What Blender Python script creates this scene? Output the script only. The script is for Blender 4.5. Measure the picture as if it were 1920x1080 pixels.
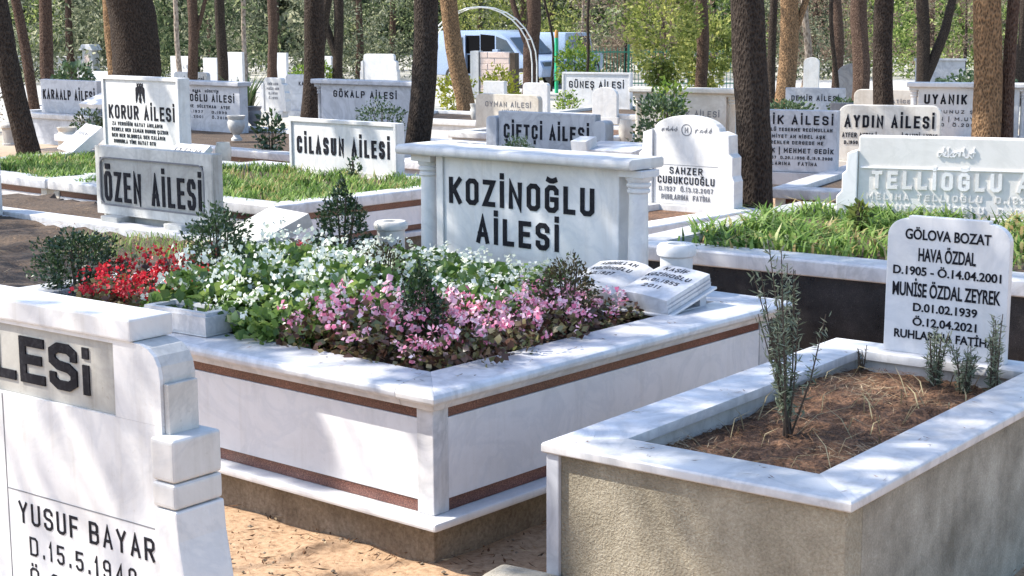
import bpy, bmesh, math, random
from mathutils import noise as mnoise
import numpy as np
from mathutils import Vector, Matrix

for o in list(bpy.data.objects):
    bpy.data.objects.remove(o)
SC = bpy.context.scene
COL = SC.collection
R = math.radians
random.seed(7)
RNG = np.random.default_rng(7)

# ------------------------------------------------------------------ camera
EYE = 1.95
cam = bpy.data.cameras.new("camera")
cam.sensor_width = 36.0
cam.lens = 56.68
cam.clip_start = 0.05
cam.clip_end = 900.0
cam_ob = bpy.data.objects.new("camera", cam)
COL.objects.link(cam_ob)
pitch, roll = 0.168784, -0.003661
cam_ob.matrix_world = (Matrix.Translation((0, 0, EYE)) @ Matrix.Rotation(math.pi / 2 - pitch, 4, 'X')
                       @ Matrix.Rotation(roll, 4, 'Z'))
SC.camera = cam_ob

# ------------------------------------------------------------------ sky, sun, exposure
SUN_EL, SUN_AZ = R(48.0), R(174.0)            # azimuth of the direction TOWARDS the sun, from +X counter-clockwise
SUN = Vector((math.cos(SUN_EL) * math.cos(SUN_AZ), math.cos(SUN_EL) * math.sin(SUN_AZ), math.sin(SUN_EL)))
world = bpy.data.worlds.new("World")
SC.world = world
world.use_nodes = True
wn = world.node_tree
bg = wn.nodes["Background"]
sky = wn.nodes.new("ShaderNodeTexSky")
sky.sky_type = 'NISHITA'
sky.sun_disc = False
sky.sun_elevation = SUN_EL
sky.sun_rotation = math.pi / 2 - SUN_AZ
sky.air_density = 1.0
sky.dust_density = 1.0
sky.ozone_density = 1.8
wn.links.new(sky.outputs[0], bg.inputs[0])
bg.inputs[1].default_value = 0.15
sun = bpy.data.lights.new("sun", 'SUN')
sun.energy = 3.6
sun.angle = R(0.5)
sun.color = (1.0, 0.95, 0.86)
sun_ob = bpy.data.objects.new("sun", sun)
sun_ob.rotation_euler = (-SUN).to_track_quat('-Z', 'Y').to_euler()
sun_ob.location = SUN * 60
COL.objects.link(sun_ob)
SC.view_settings.view_transform = 'Standard'
SC.view_settings.look = 'None'
SC.view_settings.gamma = 1.0
SC.view_settings.use_curve_mapping = False
SC.view_settings.exposure = 1.35
SC.cycles.max_bounces = 8
SC.cycles.diffuse_bounces = 4

# ------------------------------------------------------------------ materials
def new_mat(name):
    m = bpy.data.materials.new(name)
    m.use_nodes = True
    return m, m.node_tree.nodes, m.node_tree.links, m.node_tree.nodes["Principled BSDF"]

def ramp(N, stops):
    r = N.new("ShaderNodeValToRGB")
    e = r.color_ramp.elements
    e[0].position, e[0].color = stops[0][0], (*stops[0][1], 1)
    e[1].position, e[1].color = stops[-1][0], (*stops[-1][1], 1)
    for p, c in stops[1:-1]:
        k = e.new(p)
        k.color = (*c, 1)
    return r

def noise(N, L, vec, scale, detail=5.0, rough=0.55, dist=0.0):
    n = N.new("ShaderNodeTexNoise")
    n.inputs["Scale"].default_value = scale
    n.inputs["Detail"].default_value = detail
    n.inputs["Roughness"].default_value = rough
    n.inputs["Distortion"].default_value = dist
    L.new(vec, n.inputs["Vector"])
    return n

def coords(N, L, scale=(1, 1, 1), world_space=False):
    if world_space:
        t = N.new("ShaderNodeNewGeometry")
        out = t.outputs["Position"]
    else:
        t = N.new("ShaderNodeTexCoord")
        out = t.outputs["Object"]
    mp = N.new("ShaderNodeMapping")
    mp.inputs["Scale"].default_value = scale
    L.new(out, mp.inputs["Vector"])
    return mp.outputs["Vector"]

def bump(N, L, h, bsdf, strength, dist=0.01):
    b = N.new("ShaderNodeBump")
    b.inputs["Strength"].default_value = strength
    b.inputs["Distance"].default_value = dist
    L.new(h, b.inputs["Height"])
    L.new(b.outputs[0], bsdf.inputs["Normal"])

def marble(name, base, vein, dirt, dirt_amount=0.45, rough=0.38, vein_scale=2.2):
    m, N, L, B = new_mat(name)
    v = coords(N, L, world_space=True)
    n1 = noise(N, L, v, vein_scale, 8, 0.6, 1.6)
    r1 = ramp(N, [(0.30, base), (0.42, base), (0.50, vein), (0.56, base), (0.72, tuple(c * 0.95 for c in base))])
    L.new(n1.outputs["Fac"], r1.inputs[0])
    n2 = noise(N, L, v, 3.1, 9, 0.72, 0.4)
    r2 = ramp(N, [(0.42, (0, 0, 0)), (0.78, (dirt_amount,) * 3)])
    L.new(n2.outputs["Fac"], r2.inputs[0])
    n3 = noise(N, L, v, 60, 4, 0.7)
    r3 = ramp(N, [(0.63, (0, 0, 0)), (0.74, (dirt_amount * 0.7,) * 3)])
    L.new(n3.outputs["Fac"], r3.inputs[0])
    vs_ = coords(N, L, (9, 9, 0.7), world_space=True)
    n5 = noise(N, L, vs_, 1.6, 6, 0.7, 0.3)
    r5 = ramp(N, [(0.52, (0, 0, 0)), (0.72, (dirt_amount * 0.62,) * 3)])
    L.new(n5.outputs["Fac"], r5.inputs[0])
    ad0 = N.new("ShaderNodeMath")
    L.new(r3.outputs[0], ad0.inputs[0])
    L.new(r5.outputs[0], ad0.inputs[1])
    ad = N.new("ShaderNodeMath")
    ad.use_clamp = True
    L.new(r2.outputs[0], ad.inputs[0])
    L.new(ad0.outputs[0], ad.inputs[1])
    mx = N.new("ShaderNodeMixRGB")
    L.new(ad.outputs[0], mx.inputs[0])
    L.new(r1.outputs[0], mx.inputs[1])
    mx.inputs[2].default_value = (*dirt, 1)
    oi = N.new("ShaderNodeObjectInfo")                  # every slab a little different from the next
    rv = ramp(N, [(0.0, (0.90, 0.885, 0.86)), (0.5, (0.98, 0.98, 0.98)), (1.0, (1.05, 1.05, 1.06))])
    L.new(oi.outputs["Random"], rv.inputs[0])
    mv = N.new("ShaderNodeMixRGB")
    mv.blend_type = 'MULTIPLY'
    mv.inputs[0].default_value = 1.0
    L.new(mx.outputs[0], mv.inputs[1])
    L.new(rv.outputs[0], mv.inputs[2])
    L.new(mv.outputs[0], B.inputs["Base Color"])
    rr = ramp(N, [(0.3, (rough - 0.08,) * 3), (0.7, (rough + 0.2,) * 3)])
    L.new(n2.outputs["Fac"], rr.inputs[0])
    L.new(rr.outputs[0], B.inputs["Roughness"])
    n4 = noise(N, L, v, 140, 3)
    bump(N, L, n4.outputs["Fac"], B, 0.12, 0.002)
    return m

def speckle(name, stops, scale=220, rough=0.3, bmp=0.0, big=None, runs=False):
    m, N, L, B = new_mat(name)
    v = coords(N, L, world_space=True)
    n1 = noise(N, L, v, scale, 3, 0.7)
    r1 = ramp(N, stops)
    L.new(n1.outputs["Fac"], r1.inputs[0])
    out = r1.outputs[0]
    n2 = noise(N, L, v, 4, 8, 0.65)
    if big:
        r2 = ramp(N, [(0.35, big[0]), (0.65, big[1])])
        L.new(n2.outputs["Fac"], r2.inputs[0])
        mx = N.new("ShaderNodeMixRGB")
        mx.blend_type = 'MULTIPLY'
        mx.inputs[0].default_value = 1.0
        L.new(out, mx.inputs[1])
        L.new(r2.outputs[0], mx.inputs[2])
        out = mx.outputs[0]
    if runs:                                           # damp runs down the wall
        sv = coords(N, L, (7, 7, 0.8), world_space=True)
        n6 = noise(N, L, sv, 1.5, 6, 0.7)
        r6 = ramp(N, [(0.36, (0.88, 0.87, 0.845)), (0.62, (1.03, 1.03, 1.025))])
        L.new(n6.outputs["Fac"], r6.inputs[0])
        for q in (r6,):
            mm = N.new("ShaderNodeMixRGB")
            mm.blend_type = 'MULTIPLY'
            mm.inputs[0].default_value = 1.0
            L.new(out, mm.inputs[1])
            L.new(q.outputs[0], mm.inputs[2])
            out = mm.outputs[0]
    L.new(out, B.inputs["Base Color"])
    B.inputs["Roughness"].default_value = rough
    if bmp:
        bump(N, L, n1.outputs["Fac"], B, bmp, 0.012)
    return m

def leafmat(name, stops, trans=0.4, rough=0.5, gloss=0.25, patch=0.0, span=0.55):
    m, N, L, B = new_mat(name)
    g = N.new("ShaderNodeNewGeometry")
    r = ramp(N, stops)
    if patch:                                           # clumps differ in tone; on trees, shadow gaps and highlights painted into colour
        v = coords(N, L, world_space=True)
        n = noise(N, L, v, patch, 3, 0.6)
        mr = N.new("ShaderNodeMapRange")
        mr.inputs["From Min"].default_value, mr.inputs["From Max"].default_value = 0.33, 0.67
        mr.inputs["To Min"].default_value, mr.inputs["To Max"].default_value = -span, span
        L.new(n.outputs["Fac"], mr.inputs["Value"])
        ad = N.new("ShaderNodeMath")
        ad.use_clamp = True
        L.new(g.outputs["Random Per Island"], ad.inputs[0])
        L.new(mr.outputs[0], ad.inputs[1])
        L.new(ad.outputs[0], r.inputs[0])
    else:
        L.new(g.outputs["Random Per Island"], r.inputs[0])
    L.new(r.outputs[0], B.inputs["Base Color"])
    B.inputs["Roughness"].default_value = rough
    B.inputs["Specular IOR Level"].default_value = gloss
    t = N.new("ShaderNodeBsdfTranslucent")
    L.new(r.outputs[0], t.inputs["Color"])
    mx = N.new("ShaderNodeMixShader")
    mx.inputs[0].default_value = trans
    L.new(B.outputs[0], mx.inputs[1])
    L.new(t.outputs[0], mx.inputs[2])
    L.new(mx.outputs[0], N["Material Output"].inputs["Surface"])
    return m

def barkmat(name, dark, light, scale=9):
    m, N, L, B = new_mat(name)
    v = coords(N, L, (1, 1, 0.42), world_space=True)
    n1 = noise(N, L, v, scale, 10, 0.75, 0.3)
    n2 = N.new("ShaderNodeTexVoronoi")
    n2.inputs["Scale"].default_value = scale * 2.2
    L.new(v, n2.inputs["Vector"])
    mul = N.new("ShaderNodeMath")
    mul.operation = 'MULTIPLY'
    L.new(n1.outputs["Fac"], mul.inputs[0])
    L.new(n2.outputs["Distance"], mul.inputs[1])
    r = ramp(N, [(0.08, dark), (0.42, light)])
    L.new(mul.outputs[0], r.inputs[0])
    L.new(r.outputs[0], B.inputs["Base Color"])
    B.inputs["Roughness"].default_value = 0.92
    B.inputs["Specular IOR Level"].default_value = 0.1
    bump(N, L, mul.outputs[0], B, 1.0, 0.05)
    return m

def plain(name, col, rough=0.5, metal=0.0):
    m, N, L, B = new_mat(name)
    v = coords(N, L, world_space=True)
    n = noise(N, L, v, 30, 5)
    r = ramp(N, [(0.3, tuple(c * 0.82 for c in col)), (0.7, tuple(min(1, c * 1.12) for c in col))])
    L.new(n.outputs["Fac"], r.inputs[0])
    L.new(r.outputs[0], B.inputs["Base Color"])
    B.inputs["Roughness"].default_value = rough
    B.inputs["Metallic"].default_value = metal
    return m

M = {}
M['marble'] = marble("white_marble", (0.645, 0.635, 0.625), (0.57, 0.57, 0.575), (0.34, 0.30, 0.25), 0.42, 0.42, 3.2)
M['slabm'] = marble("polished_white_marble", (0.675, 0.665, 0.67), (0.61, 0.61, 0.625), (0.40, 0.36, 0.31), 0.30, 0.34, 3.0)
M['aged'] = marble("weathered_marble", (0.56, 0.54, 0.505), (0.47, 0.46, 0.44), (0.22, 0.19, 0.15), 0.55, 0.5, 3.0)
M['coping'] = marble("grey_veined_marble", (0.60, 0.595, 0.605), (0.47, 0.475, 0.495), (0.28, 0.25, 0.21), 0.48, 0.36, 2.6)
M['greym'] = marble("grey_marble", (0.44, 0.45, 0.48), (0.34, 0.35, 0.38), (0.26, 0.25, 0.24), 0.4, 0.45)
M['oldgrey'] = marble("old_grey_marble", (0.54, 0.53, 0.495), (0.46, 0.455, 0.43), (0.2, 0.18, 0.15), 0.5, 0.5, 3.0)
M['inset'] = marble("stained_grey_inset", (0.42, 0.41, 0.38), (0.36, 0.355, 0.335), (0.18, 0.16, 0.13), 0.6, 0.55, 3.4)
M['warmwhite'] = marble("warm_white_marble", (0.78, 0.745, 0.715), (0.72, 0.69, 0.66), (0.5, 0.45, 0.38), 0.15, 0.4, 3.0)
M['dgrey'] = marble("dark_grey_stone", (0.2, 0.2, 0.21), (0.15, 0.15, 0.16), (0.12, 0.11, 0.1), 0.4, 0.5)
M['cream'] = marble("cream_marble", (0.63, 0.585, 0.51), (0.55, 0.505, 0.435), (0.36, 0.29, 0.2), 0.5, 0.5)
M['brown'] = speckle("red_brown_granite", [(0.36, (0.03, 0.012, 0.01)), (0.52, (0.13, 0.045, 0.032)), (0.68, (0.30, 0.15, 0.11))], 260, 0.32, 0, ((0.8,) * 3, (1.3,) * 3))
M['black'] = speckle("black_granite", [(0.35, (0.010, 0.010, 0.011)), (0.62, (0.022, 0.021, 0.022)), (0.78, (0.09, 0.085, 0.08))], 240, 0.26, 0, ((0.6,) * 3, (2.2, 2.1, 2.0)))
M['stucco'] = speckle("rough_stucco", [(0.3, (0.27, 0.235, 0.175)), (0.5, (0.35, 0.31, 0.24)), (0.72, (0.44, 0.40, 0.32))], 115, 0.95, 0.9, ((0.68, 0.66, 0.62), (1.12, 1.1, 1.06)), True)
M['render'] = speckle("grey_cement_render", [(0.3, (0.26, 0.24, 0.205)), (0.5, (0.32, 0.295, 0.25)), (0.72, (0.41, 0.38, 0.33))], 150, 0.95, 0.4, ((0.55, 0.53, 0.49), (1.2, 1.18, 1.14)), True)
M['concrete'] = speckle("footing_concrete", [(0.3, (0.16, 0.125, 0.09)), (0.7, (0.30, 0.25, 0.19))], 60, 0.95, 0.5, ((0.7, 0.65, 0.6), (1.15,) * 3), True)
M['paint'] = plain("black_letter_paint", (0.006, 0.006, 0.009), 0.7)
M['paint'].node_tree.nodes["Principled BSDF"].inputs["Specular IOR Level"].default_value = 0.15
def worn_paint(m, worn):
    N, L = m.node_tree.nodes, m.node_tree.links
    B = N["Principled BSDF"]
    v = coords(N, L, world_space=True)
    n = noise(N, L, v, 55, 6, 0.75)
    r = ramp(N, [(0.50, (0.008, 0.008, 0.012)), (0.68, (0.03, 0.03, 0.036)), (0.74, worn)])
    L.new(n.outputs["Fac"], r.inputs[0])
    L.new(r.outputs[0], B.inputs["Base Color"])
worn_paint(M['paint'], (0.16, 0.155, 0.15))
M['greypaint'] = plain("faded_letter_paint", (0.16, 0.16, 0.17), 0.7)
M['soil'] = speckle("garden_soil", [(0.3, (0.035, 0.024, 0.016)), (0.55, (0.085, 0.055, 0.035)), (0.75, (0.15, 0.10, 0.06))], 45, 0.97, 1.0, ((0.7,) * 3, (1.2,) * 3))
M['needlesoil'] = speckle("needle_covered_soil", [(0.3, (0.04, 0.025, 0.016)), (0.5, (0.14, 0.072, 0.04)), (0.72, (0.30, 0.16, 0.085))], 55, 0.97, 1.0, ((0.55,) * 3, (1.25,) * 3))
M['terracotta'] = speckle("red_brick", [(0.3, (0.60, 0.46, 0.40)), (0.7, (0.72, 0.57, 0.50))], 40, 0.9, 0.3)
M['needle'] = leafmat("dry_pine_needles", [(0, (0.05, 0.03, 0.018)), (0.5, (0.17, 0.085, 0.045)), (0.85, (0.33, 0.19, 0.1)), (1, (0.48, 0.38, 0.24))], 0.15, 0.8, 0.2, 3.0, .45)
M['straw'] = leafmat("dry_grass_stems", [(0, (0.22, 0.17, 0.09)), (1, (0.45, 0.38, 0.22))], 0.2, 0.8)
M['grass'] = leafmat("grass_blades", [(0, (0.05, 0.10, 0.022)), (0.45, (0.17, 0.29, 0.065)), (0.85, (0.31, 0.42, 0.12)), (0.97, (0.5, 0.46, 0.2)), (1, (0.4, 0.3, 0.14))], 0.5, 0.4, 0.25, 2.2, .3)
M['box'] = leafmat("boxwood_leaves", [(0, (0.018, 0.038, 0.014)), (0.7, (0.04, 0.075, 0.026)), (1, (0.08, 0.13, 0.05))], 0.2, 0.32, 0.5)
M['privet'] = leafmat("privet_leaves", [(0, (0.03, 0.06, 0.022)), (0.7, (0.065, 0.115, 0.045)), (1, (0.15, 0.2, 0.1))], 0.3, 0.35, 0.5)
M['brownshrub'] = leafmat("brownish_shrub_leaves", [(0, (0.045, 0.035, 0.018)), (0.6, (0.09, 0.07, 0.035)), (1, (0.07, 0.1, 0.04))], 0.3, 0.5)
M['begleaf'] = leafmat("begonia_green_leaves", [(0, (0.06, 0.12, 0.03)), (0.7, (0.15, 0.24, 0.06)), (1, (0.30, 0.38, 0.10))], 0.4, 0.3, 0.5)
M['begdark'] = leafmat("begonia_bronze_leaves", [(0, (0.06, 0.032, 0.022)), (0.35, (0.14, 0.065, 0.04)), (0.7, (0.13, 0.15, 0.055)), (1, (0.30, 0.24, 0.12))], 0.25, 0.28, 0.5)
M['red'] = leafmat("red_petals", [(0, (0.42, 0.008, 0.02)), (0.7, (0.66, 0.03, 0.05)), (1, (0.72, 0.13, 0.12))], 0.35, 0.4)
M['pink'] = leafmat("pink_petals", [(0, (0.74, 0.17, 0.30)), (0.45, (0.86, 0.42, 0.54)), (1, (0.88, 0.72, 0.77))], 0.35, 0.4)
M['white'] = leafmat("white_petals", [(0, (0.74, 0.77, 0.62)), (1, (0.84, 0.85, 0.78))], 0.35, 0.4)
M['rosemary'] = leafmat("rosemary_leaves", [(0, (0.09, 0.115, 0.07)), (0.6, (0.18, 0.21, 0.14)), (1, (0.30, 0.31, 0.22))], 0.25, 0.5)
M['ivy'] = leafmat("bright_leaves", [(0, (0.07, 0.14, 0.02)), (0.6, (0.18, 0.28, 0.04)), (1, (0.36, 0.42, 0.08))], 0.5, 0.4)
M['yellow'] = leafmat("yellow_green_leaves", [(0, (0.18, 0.22, 0.02)), (1, (0.45, 0.43, 0.06))], 0.5, 0.4)
M['bamboo'] = leafmat("olive_leaves", [(0, (0.08, 0.11, 0.025)), (0.5, (0.21, 0.25, 0.06)), (1, (0.42, 0.42, 0.13))], 0.5, 0.45, 0.2, 1.2)
M['pine'] = leafmat("pine_foliage", [(0, (0.035, 0.05, 0.024)), (0.5, (0.10, 0.135, 0.06)), (0.85, (0.22, 0.26, 0.12)), (1, (0.38, 0.40, 0.2))], 0.4, 0.65, 0.1, .9)  # dark and bright stops paint the wood's shadow gaps and highlights
M['pinegrey'] = leafmat("grey_green_foliage", [(0, (0.045, 0.058, 0.032)), (0.5, (0.15, 0.17, 0.10)), (0.85, (0.30, 0.31, 0.20)), (1, (0.46, 0.45, 0.30))], 0.35, 0.7, 0.08, .9)
M['autumn'] = leafmat("reddish_foliage", [(0, (0.12, 0.08, 0.055)), (0.5, (0.26, 0.18, 0.13)), (0.75, (0.16, 0.18, 0.10)), (1, (0.42, 0.30, 0.23))], 0.4, 0.6)
M['freshtree'] = leafmat("light_green_foliage", [(0, (0.045, 0.08, 0.02)), (0.5, (0.16, 0.23, 0.06)), (0.85, (0.34, 0.42, 0.12)), (1, (0.52, 0.55, 0.22))], 0.45, 0.6, 0.1, .9)
M['bark'] = barkmat("dark_bark", (0.024, 0.018, 0.015), (0.078, 0.060, 0.048), 30)
M['barkred'] = barkmat("reddish_bark", (0.05, 0.03, 0.023), (0.15, 0.10, 0.075), 28)
M['barktan'] = barkmat("tan_bark", (0.075, 0.05, 0.032), (0.35, 0.215, 0.115), 26)
M['barkpale'] = barkmat("pale_bark", (0.16, 0.12, 0.09), (0.42, 0.34, 0.27))
M['stem'] = plain("woody_stem", (0.07, 0.05, 0.035), 0.9)
M['carwhite'] = plain("white_car_paint", (0.27, 0.34, 0.47), 0.2)
M['carblue'] = plain("pale_blue_car_paint", (0.42, 0.52, 0.66), 0.2)
M['glass'] = plain("dark_car_glass", (0.05, 0.07, 0.09), 0.06)
M['rubber'] = plain("black_rubber", (0.015, 0.015, 0.015), 0.8)
M['interior'] = plain("dark_car_interior", (0.006, 0.006, 0.007), 0.9)
M['interior'].node_tree.nodes["Principled BSDF"].inputs["Specular IOR Level"].default_value = 0.05
M['steel'] = plain("white_painted_steel", (0.75, 0.74, 0.70), 0.4)
M['greensteel'] = plain("green_painted_steel", (0.02, 0.16, 0.10), 0.4)
M['brightgreen'] = plain("bright_green_paint", (0.02, 0.42, 0.2), 0.4)
M['rust'] = plain("orange_rust", (0.45, 0.22, 0.06), 0.8)

# ground: needle-strewn earth, paler and dustier towards the road
def ground_mat():
    m, N, L, B = new_mat("cemetery_ground")
    v = coords(N, L, world_space=True)
    n1 = noise(N, L, v, 38, 8, 0.7)
    r1 = ramp(N, [(0.3, (0.22, 0.135, 0.078)), (0.5, (0.40, 0.265, 0.165)), (0.72, (0.50, 0.355, 0.235))])
    L.new(n1.outputs["Fac"], r1.inputs[0])
    n2 = noise(N, L, v, 2.3, 8, 0.65)
    r2 = ramp(N, [(0.35, (0.11, 0.07, 0.045)), (0.7, (0.17, 0.11, 0.07))])
    L.new(n1.outputs["Fac"], r2.inputs[0])
    f = ramp(N, [(0.52, (0, 0, 0)), (0.68, (1, 1, 1))])
    L.new(n2.outputs["Fac"], f.inputs[0])
    mx = N.new("ShaderNodeMixRGB")
    L.new(f.outputs[0], mx.inputs[0])
    L.new(r1.outputs[0], mx.inputs[1])
    L.new(r2.outputs[0], mx.inputs[2])
    sp = N.new("ShaderNodeSeparateXYZ")
    L.new(v, sp.inputs[0])
    mr = N.new("ShaderNodeMapRange")
    mr.inputs["From Min"].default_value = 22.0
    mr.inputs["From Max"].default_value = 34.0
    L.new(sp.outputs["Y"], mr.inputs["Value"])
    r3 = ramp(N, [(0.3, (0.30, 0.28, 0.23)), (0.55, (0.44, 0.42, 0.37)), (0.75, (0.36, 0.38, 0.26))])
    L.new(n2.outputs["Fac"], r3.inputs[0])
    m2 = N.new("ShaderNodeMixRGB")                     # pale gravelled yard beyond the second row of graves
    L.new(mr.outputs[0], m2.inputs[0])
    L.new(mx.outputs[0], m2.inputs[1])
    L.new(r3.outputs[0], m2.inputs[2])
    L.new(m2.outputs[0], B.inputs["Base Color"])
    B.inputs["Roughness"].default_value = 0.97
    B.inputs["Specular IOR Level"].default_value = 0.1
    bump(N, L, n1.outputs["Fac"], B, 0.5, 0.015)
    return m
M['ground'] = ground_mat()
M['road'] = speckle("dusty_road", [(0.3, (0.34, 0.33, 0.31)), (0.7, (0.46, 0.44, 0.41))], 30, 0.95, 0.1)

# ------------------------------------------------------------------ mesh builder
class MB:
    def __init__(self):
        self.v, self.f = [], []
    def add(self, vs, fs):
        n = len(self.v)
        self.v += [tuple(map(float, p)) for p in vs]
        self.f += [tuple(n + i for i in q) for q in fs]
        return self
    def box(self, x0, x1, y0, y1, z0, z1):
        return self.add([(x0, y0, z0), (x1, y0, z0), (x1, y1, z0), (x0, y1, z0), (x0, y0, z1), (x1, y0, z1), (x1, y1, z1), (x0, y1, z1)],
                        [(0, 3, 2, 1), (4, 5, 6, 7), (0, 1, 5, 4), (1, 2, 6, 5), (2, 3, 7, 6), (3, 0, 4, 7)])
    def prism(self, pts, y0, y1):                       # outline (x, z), counter-clockwise seen from the front (-y)
        n = len(pts)
        vs = [(x, y0, z) for x, z in pts] + [(x, y1, z) for x, z in pts]
        fs = [tuple(range(n)), tuple(range(2 * n - 1, n - 1, -1))]
        fs += [(i, i + n, (i + 1) % n + n, (i + 1) % n) for i in range(n)]
        return self.add(vs, fs)
    def slab(self, pts, z0, z1):                        # outline (x, y), counter-clockwise seen from above
        n = len(pts)
        vs = [(x, y, z0) for x, y in pts] + [(x, y, z1) for x, y in pts]
        fs = [tuple(range(n - 1, -1, -1)), tuple(range(n, 2 * n))]
        fs += [(i, (i + 1) % n, (i + 1) % n + n, i + n) for i in range(n)]
        return self.add(vs, fs)
    def sweep_x(self, prof, x0, x1, m0=0.0, m1=0.0):    # profile (y, z) run along x; mitred ends: x shifts by m * y
        n = len(prof)
        vs = [(x0 + m0 * y, y, z) for y, z in prof] + [(x1 + m1 * y, y, z) for y, z in prof]
        fs = [tuple(range(n)), tuple(range(2 * n - 1, n - 1, -1))]
        fs += [(i, i + n, (i + 1) % n + n, (i + 1) % n) for i in range(n)]
        return self.add(vs, fs)
    def lathe(self, prof, cx=0, cy=0, n=20, cap=True):
        vs, fs = [], []
        for r, z in prof:
            for k in range(n):
                a = 2 * math.pi * k / n
                vs.append((cx + r * math.cos(a), cy + r * math.sin(a), z))
        for i in range(len(prof) - 1):
            for k in range(n):
                k2 = (k + 1) % n
                fs.append((i * n + k, i * n + k2, (i + 1) * n + k2, (i + 1) * n + k))
        if cap:
            fs.append(tuple(range(n - 1, -1, -1)))
            fs.append(tuple((len(prof) - 1) * n + k for k in range(n)))
        return self.add(vs, fs)
    def tube(self, path, radii, n=8, wob=0.0, rng=None):
        vs, fs = [], []
        P = [Vector(p) for p in path]
        for i, p in enumerate(P):
            t = (P[min(i + 1, len(P) - 1)] - P[max(i - 1, 0)]).normalized()
            a = t.orthogonal().normalized() if abs(t.z) < 0.3 else Vector((1, 0, 0)).cross(t).cross(t).normalized() * -1
            b = t.cross(a)
            for k in range(n):
                w = 2 * math.pi * k / n
                rr = radii[i] * (1 + (rng.uniform(-wob, wob) if wob else 0))
                vs.append(p + a * math.cos(w) * rr + b * math.sin(w) * rr)
        for i in range(len(P) - 1):
            for k in range(n):
                k2 = (k + 1) % n
                fs.append((i * n + k, i * n + k2, (i + 1) * n + k2, (i + 1) * n + k))
        fs.append(tuple(range(n - 1, -1, -1)))
        fs.append(tuple((len(P) - 1) * n + k for k in range(n)))
        return self.add(vs, fs)
    def build(self, name, mat, parent=None, bevel=0.0, smooth=False, loc=None, seg=2):
        me = bpy.data.meshes.new(name)
        me.from_pydata(self.v, [], self.f)
        bm = bmesh.new()
        bm.from_mesh(me)
        bmesh.ops.recalc_face_normals(bm, faces=bm.faces)
        if bevel:
            ed = [e for e in bm.edges if len(e.link_faces) == 2 and e.calc_face_angle(0) > R(28)]
            bmesh.ops.bevel(bm, geom=ed, offset=bevel, segments=seg, profile=0.6, affect='EDGES', clamp_overlap=True)
        bm.to_mesh(me)
        bm.free()
        me.materials.append(mat)
        if smooth:
            for p in me.polygons:
                p.use_smooth = True
            me.set_sharp_from_angle(angle=R(40))
        return link(name, me, parent, loc)

def link(name, me, parent=None, loc=None):
    o = bpy.data.objects.new(name, me)
    COL.objects.link(o)
    if parent is not None:
        o.parent = parent
    if loc is not None:
        o.location = loc
    return o

def tag(o, label, cat, group=None):
    o["label"] = label
    o["category"] = cat
    if group:
        o["group"] = group
    return o

def thing(name, label, cat, loc=(0, 0, 0), rz=0.0, group=None):
    o = bpy.data.objects.new(name, None)
    o.empty_display_size = 0.1
    COL.objects.link(o)
    o.location = loc
    o.rotation_euler = (0, 0, R(rz))
    return tag(o, label, cat, group)

def copy_thing(src, loc, rz=0.0, scale=1.0, label=None, group=None):
    c = src.copy()
    COL.objects.link(c)
    c.location = loc
    c.rotation_euler = (0, 0, rz)
    c.scale = (scale,) * 3
    if label:
        c["label"] = label
    if group:
        c["group"] = group
    for ch in list(src.children):
        d = ch.copy()
        COL.objects.link(d)
        d.parent = c
        for g in list(ch.children):
            e = g.copy()
            COL.objects.link(e)
            e.parent = d
    return c

def kind(o, k):
    o["kind"] = k
    return o

# many small leaf faces at once: each a folded diamond
def leaves(centres, size, aspect=0.55, up=0.3, rng=RNG, outward=None, droop=0.0, fold=0.25):
    c = np.asarray(centres, float)
    n = len(c)
    d = rng.normal(size=(n, 3))
    if outward is not None:
        d = d * 0.8 + np.asarray(outward) * 1.2
    d[:, 2] += up - droop
    d /= np.linalg.norm(d, axis=1)[:, None] + 1e-9
    s = np.cross(d, rng.normal(size=(n, 3)))
    s /= np.linalg.norm(s, axis=1)[:, None] + 1e-9
    nn = np.cross(d, s)
    L = (size * rng.uniform(0.6, 1.35, n))[:, None]
    W = L * aspect * 0.5
    base, tip = c - d * L * 0.5, c + d * L * 0.5
    mid = c - d * L * 0.05
    a = mid + s * W + nn * W * fold
    b = mid - s * W + nn * W * fold
    v = np.stack([base, a, tip, b], 1).reshape(-1, 3)
    i = np.arange(n) * 4
    f = np.stack([np.stack([i, i + 1, i + 2], 1), np.stack([i, i + 2, i + 3], 1)], 1).reshape(-1, 3)
    return v, f

def fast_mesh(name, parts, mats):
    """parts: list of (verts, tris, material index)"""
    V, F, MI, off = [], [], [], 0
    for v, f, mi in parts:
        V.append(v)
        F.append(np.asarray(f) + off)
        MI.append(np.full(len(f), mi))
        off += len(v)
    V, F, MI = np.concatenate(V), np.concatenate(F), np.concatenate(MI)
    me = bpy.data.meshes.new(name)
    me.vertices.add(len(V))
    me.vertices.foreach_set("co", V.astype(np.float32).ravel())
    me.loops.add(len(F) * 3)
    me.loops.foreach_set("vertex_index", F.astype(np.int32).ravel())
    me.polygons.add(len(F))
    me.polygons.foreach_set("loop_start", (np.arange(len(F)) * 3).astype(np.int32))
    for m in mats:
        me.materials.append(m)
    me.polygons.foreach_set("material_index", MI.astype(np.int32))
    me.update(calc_edges=True)
    me.validate()
    return me

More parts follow.
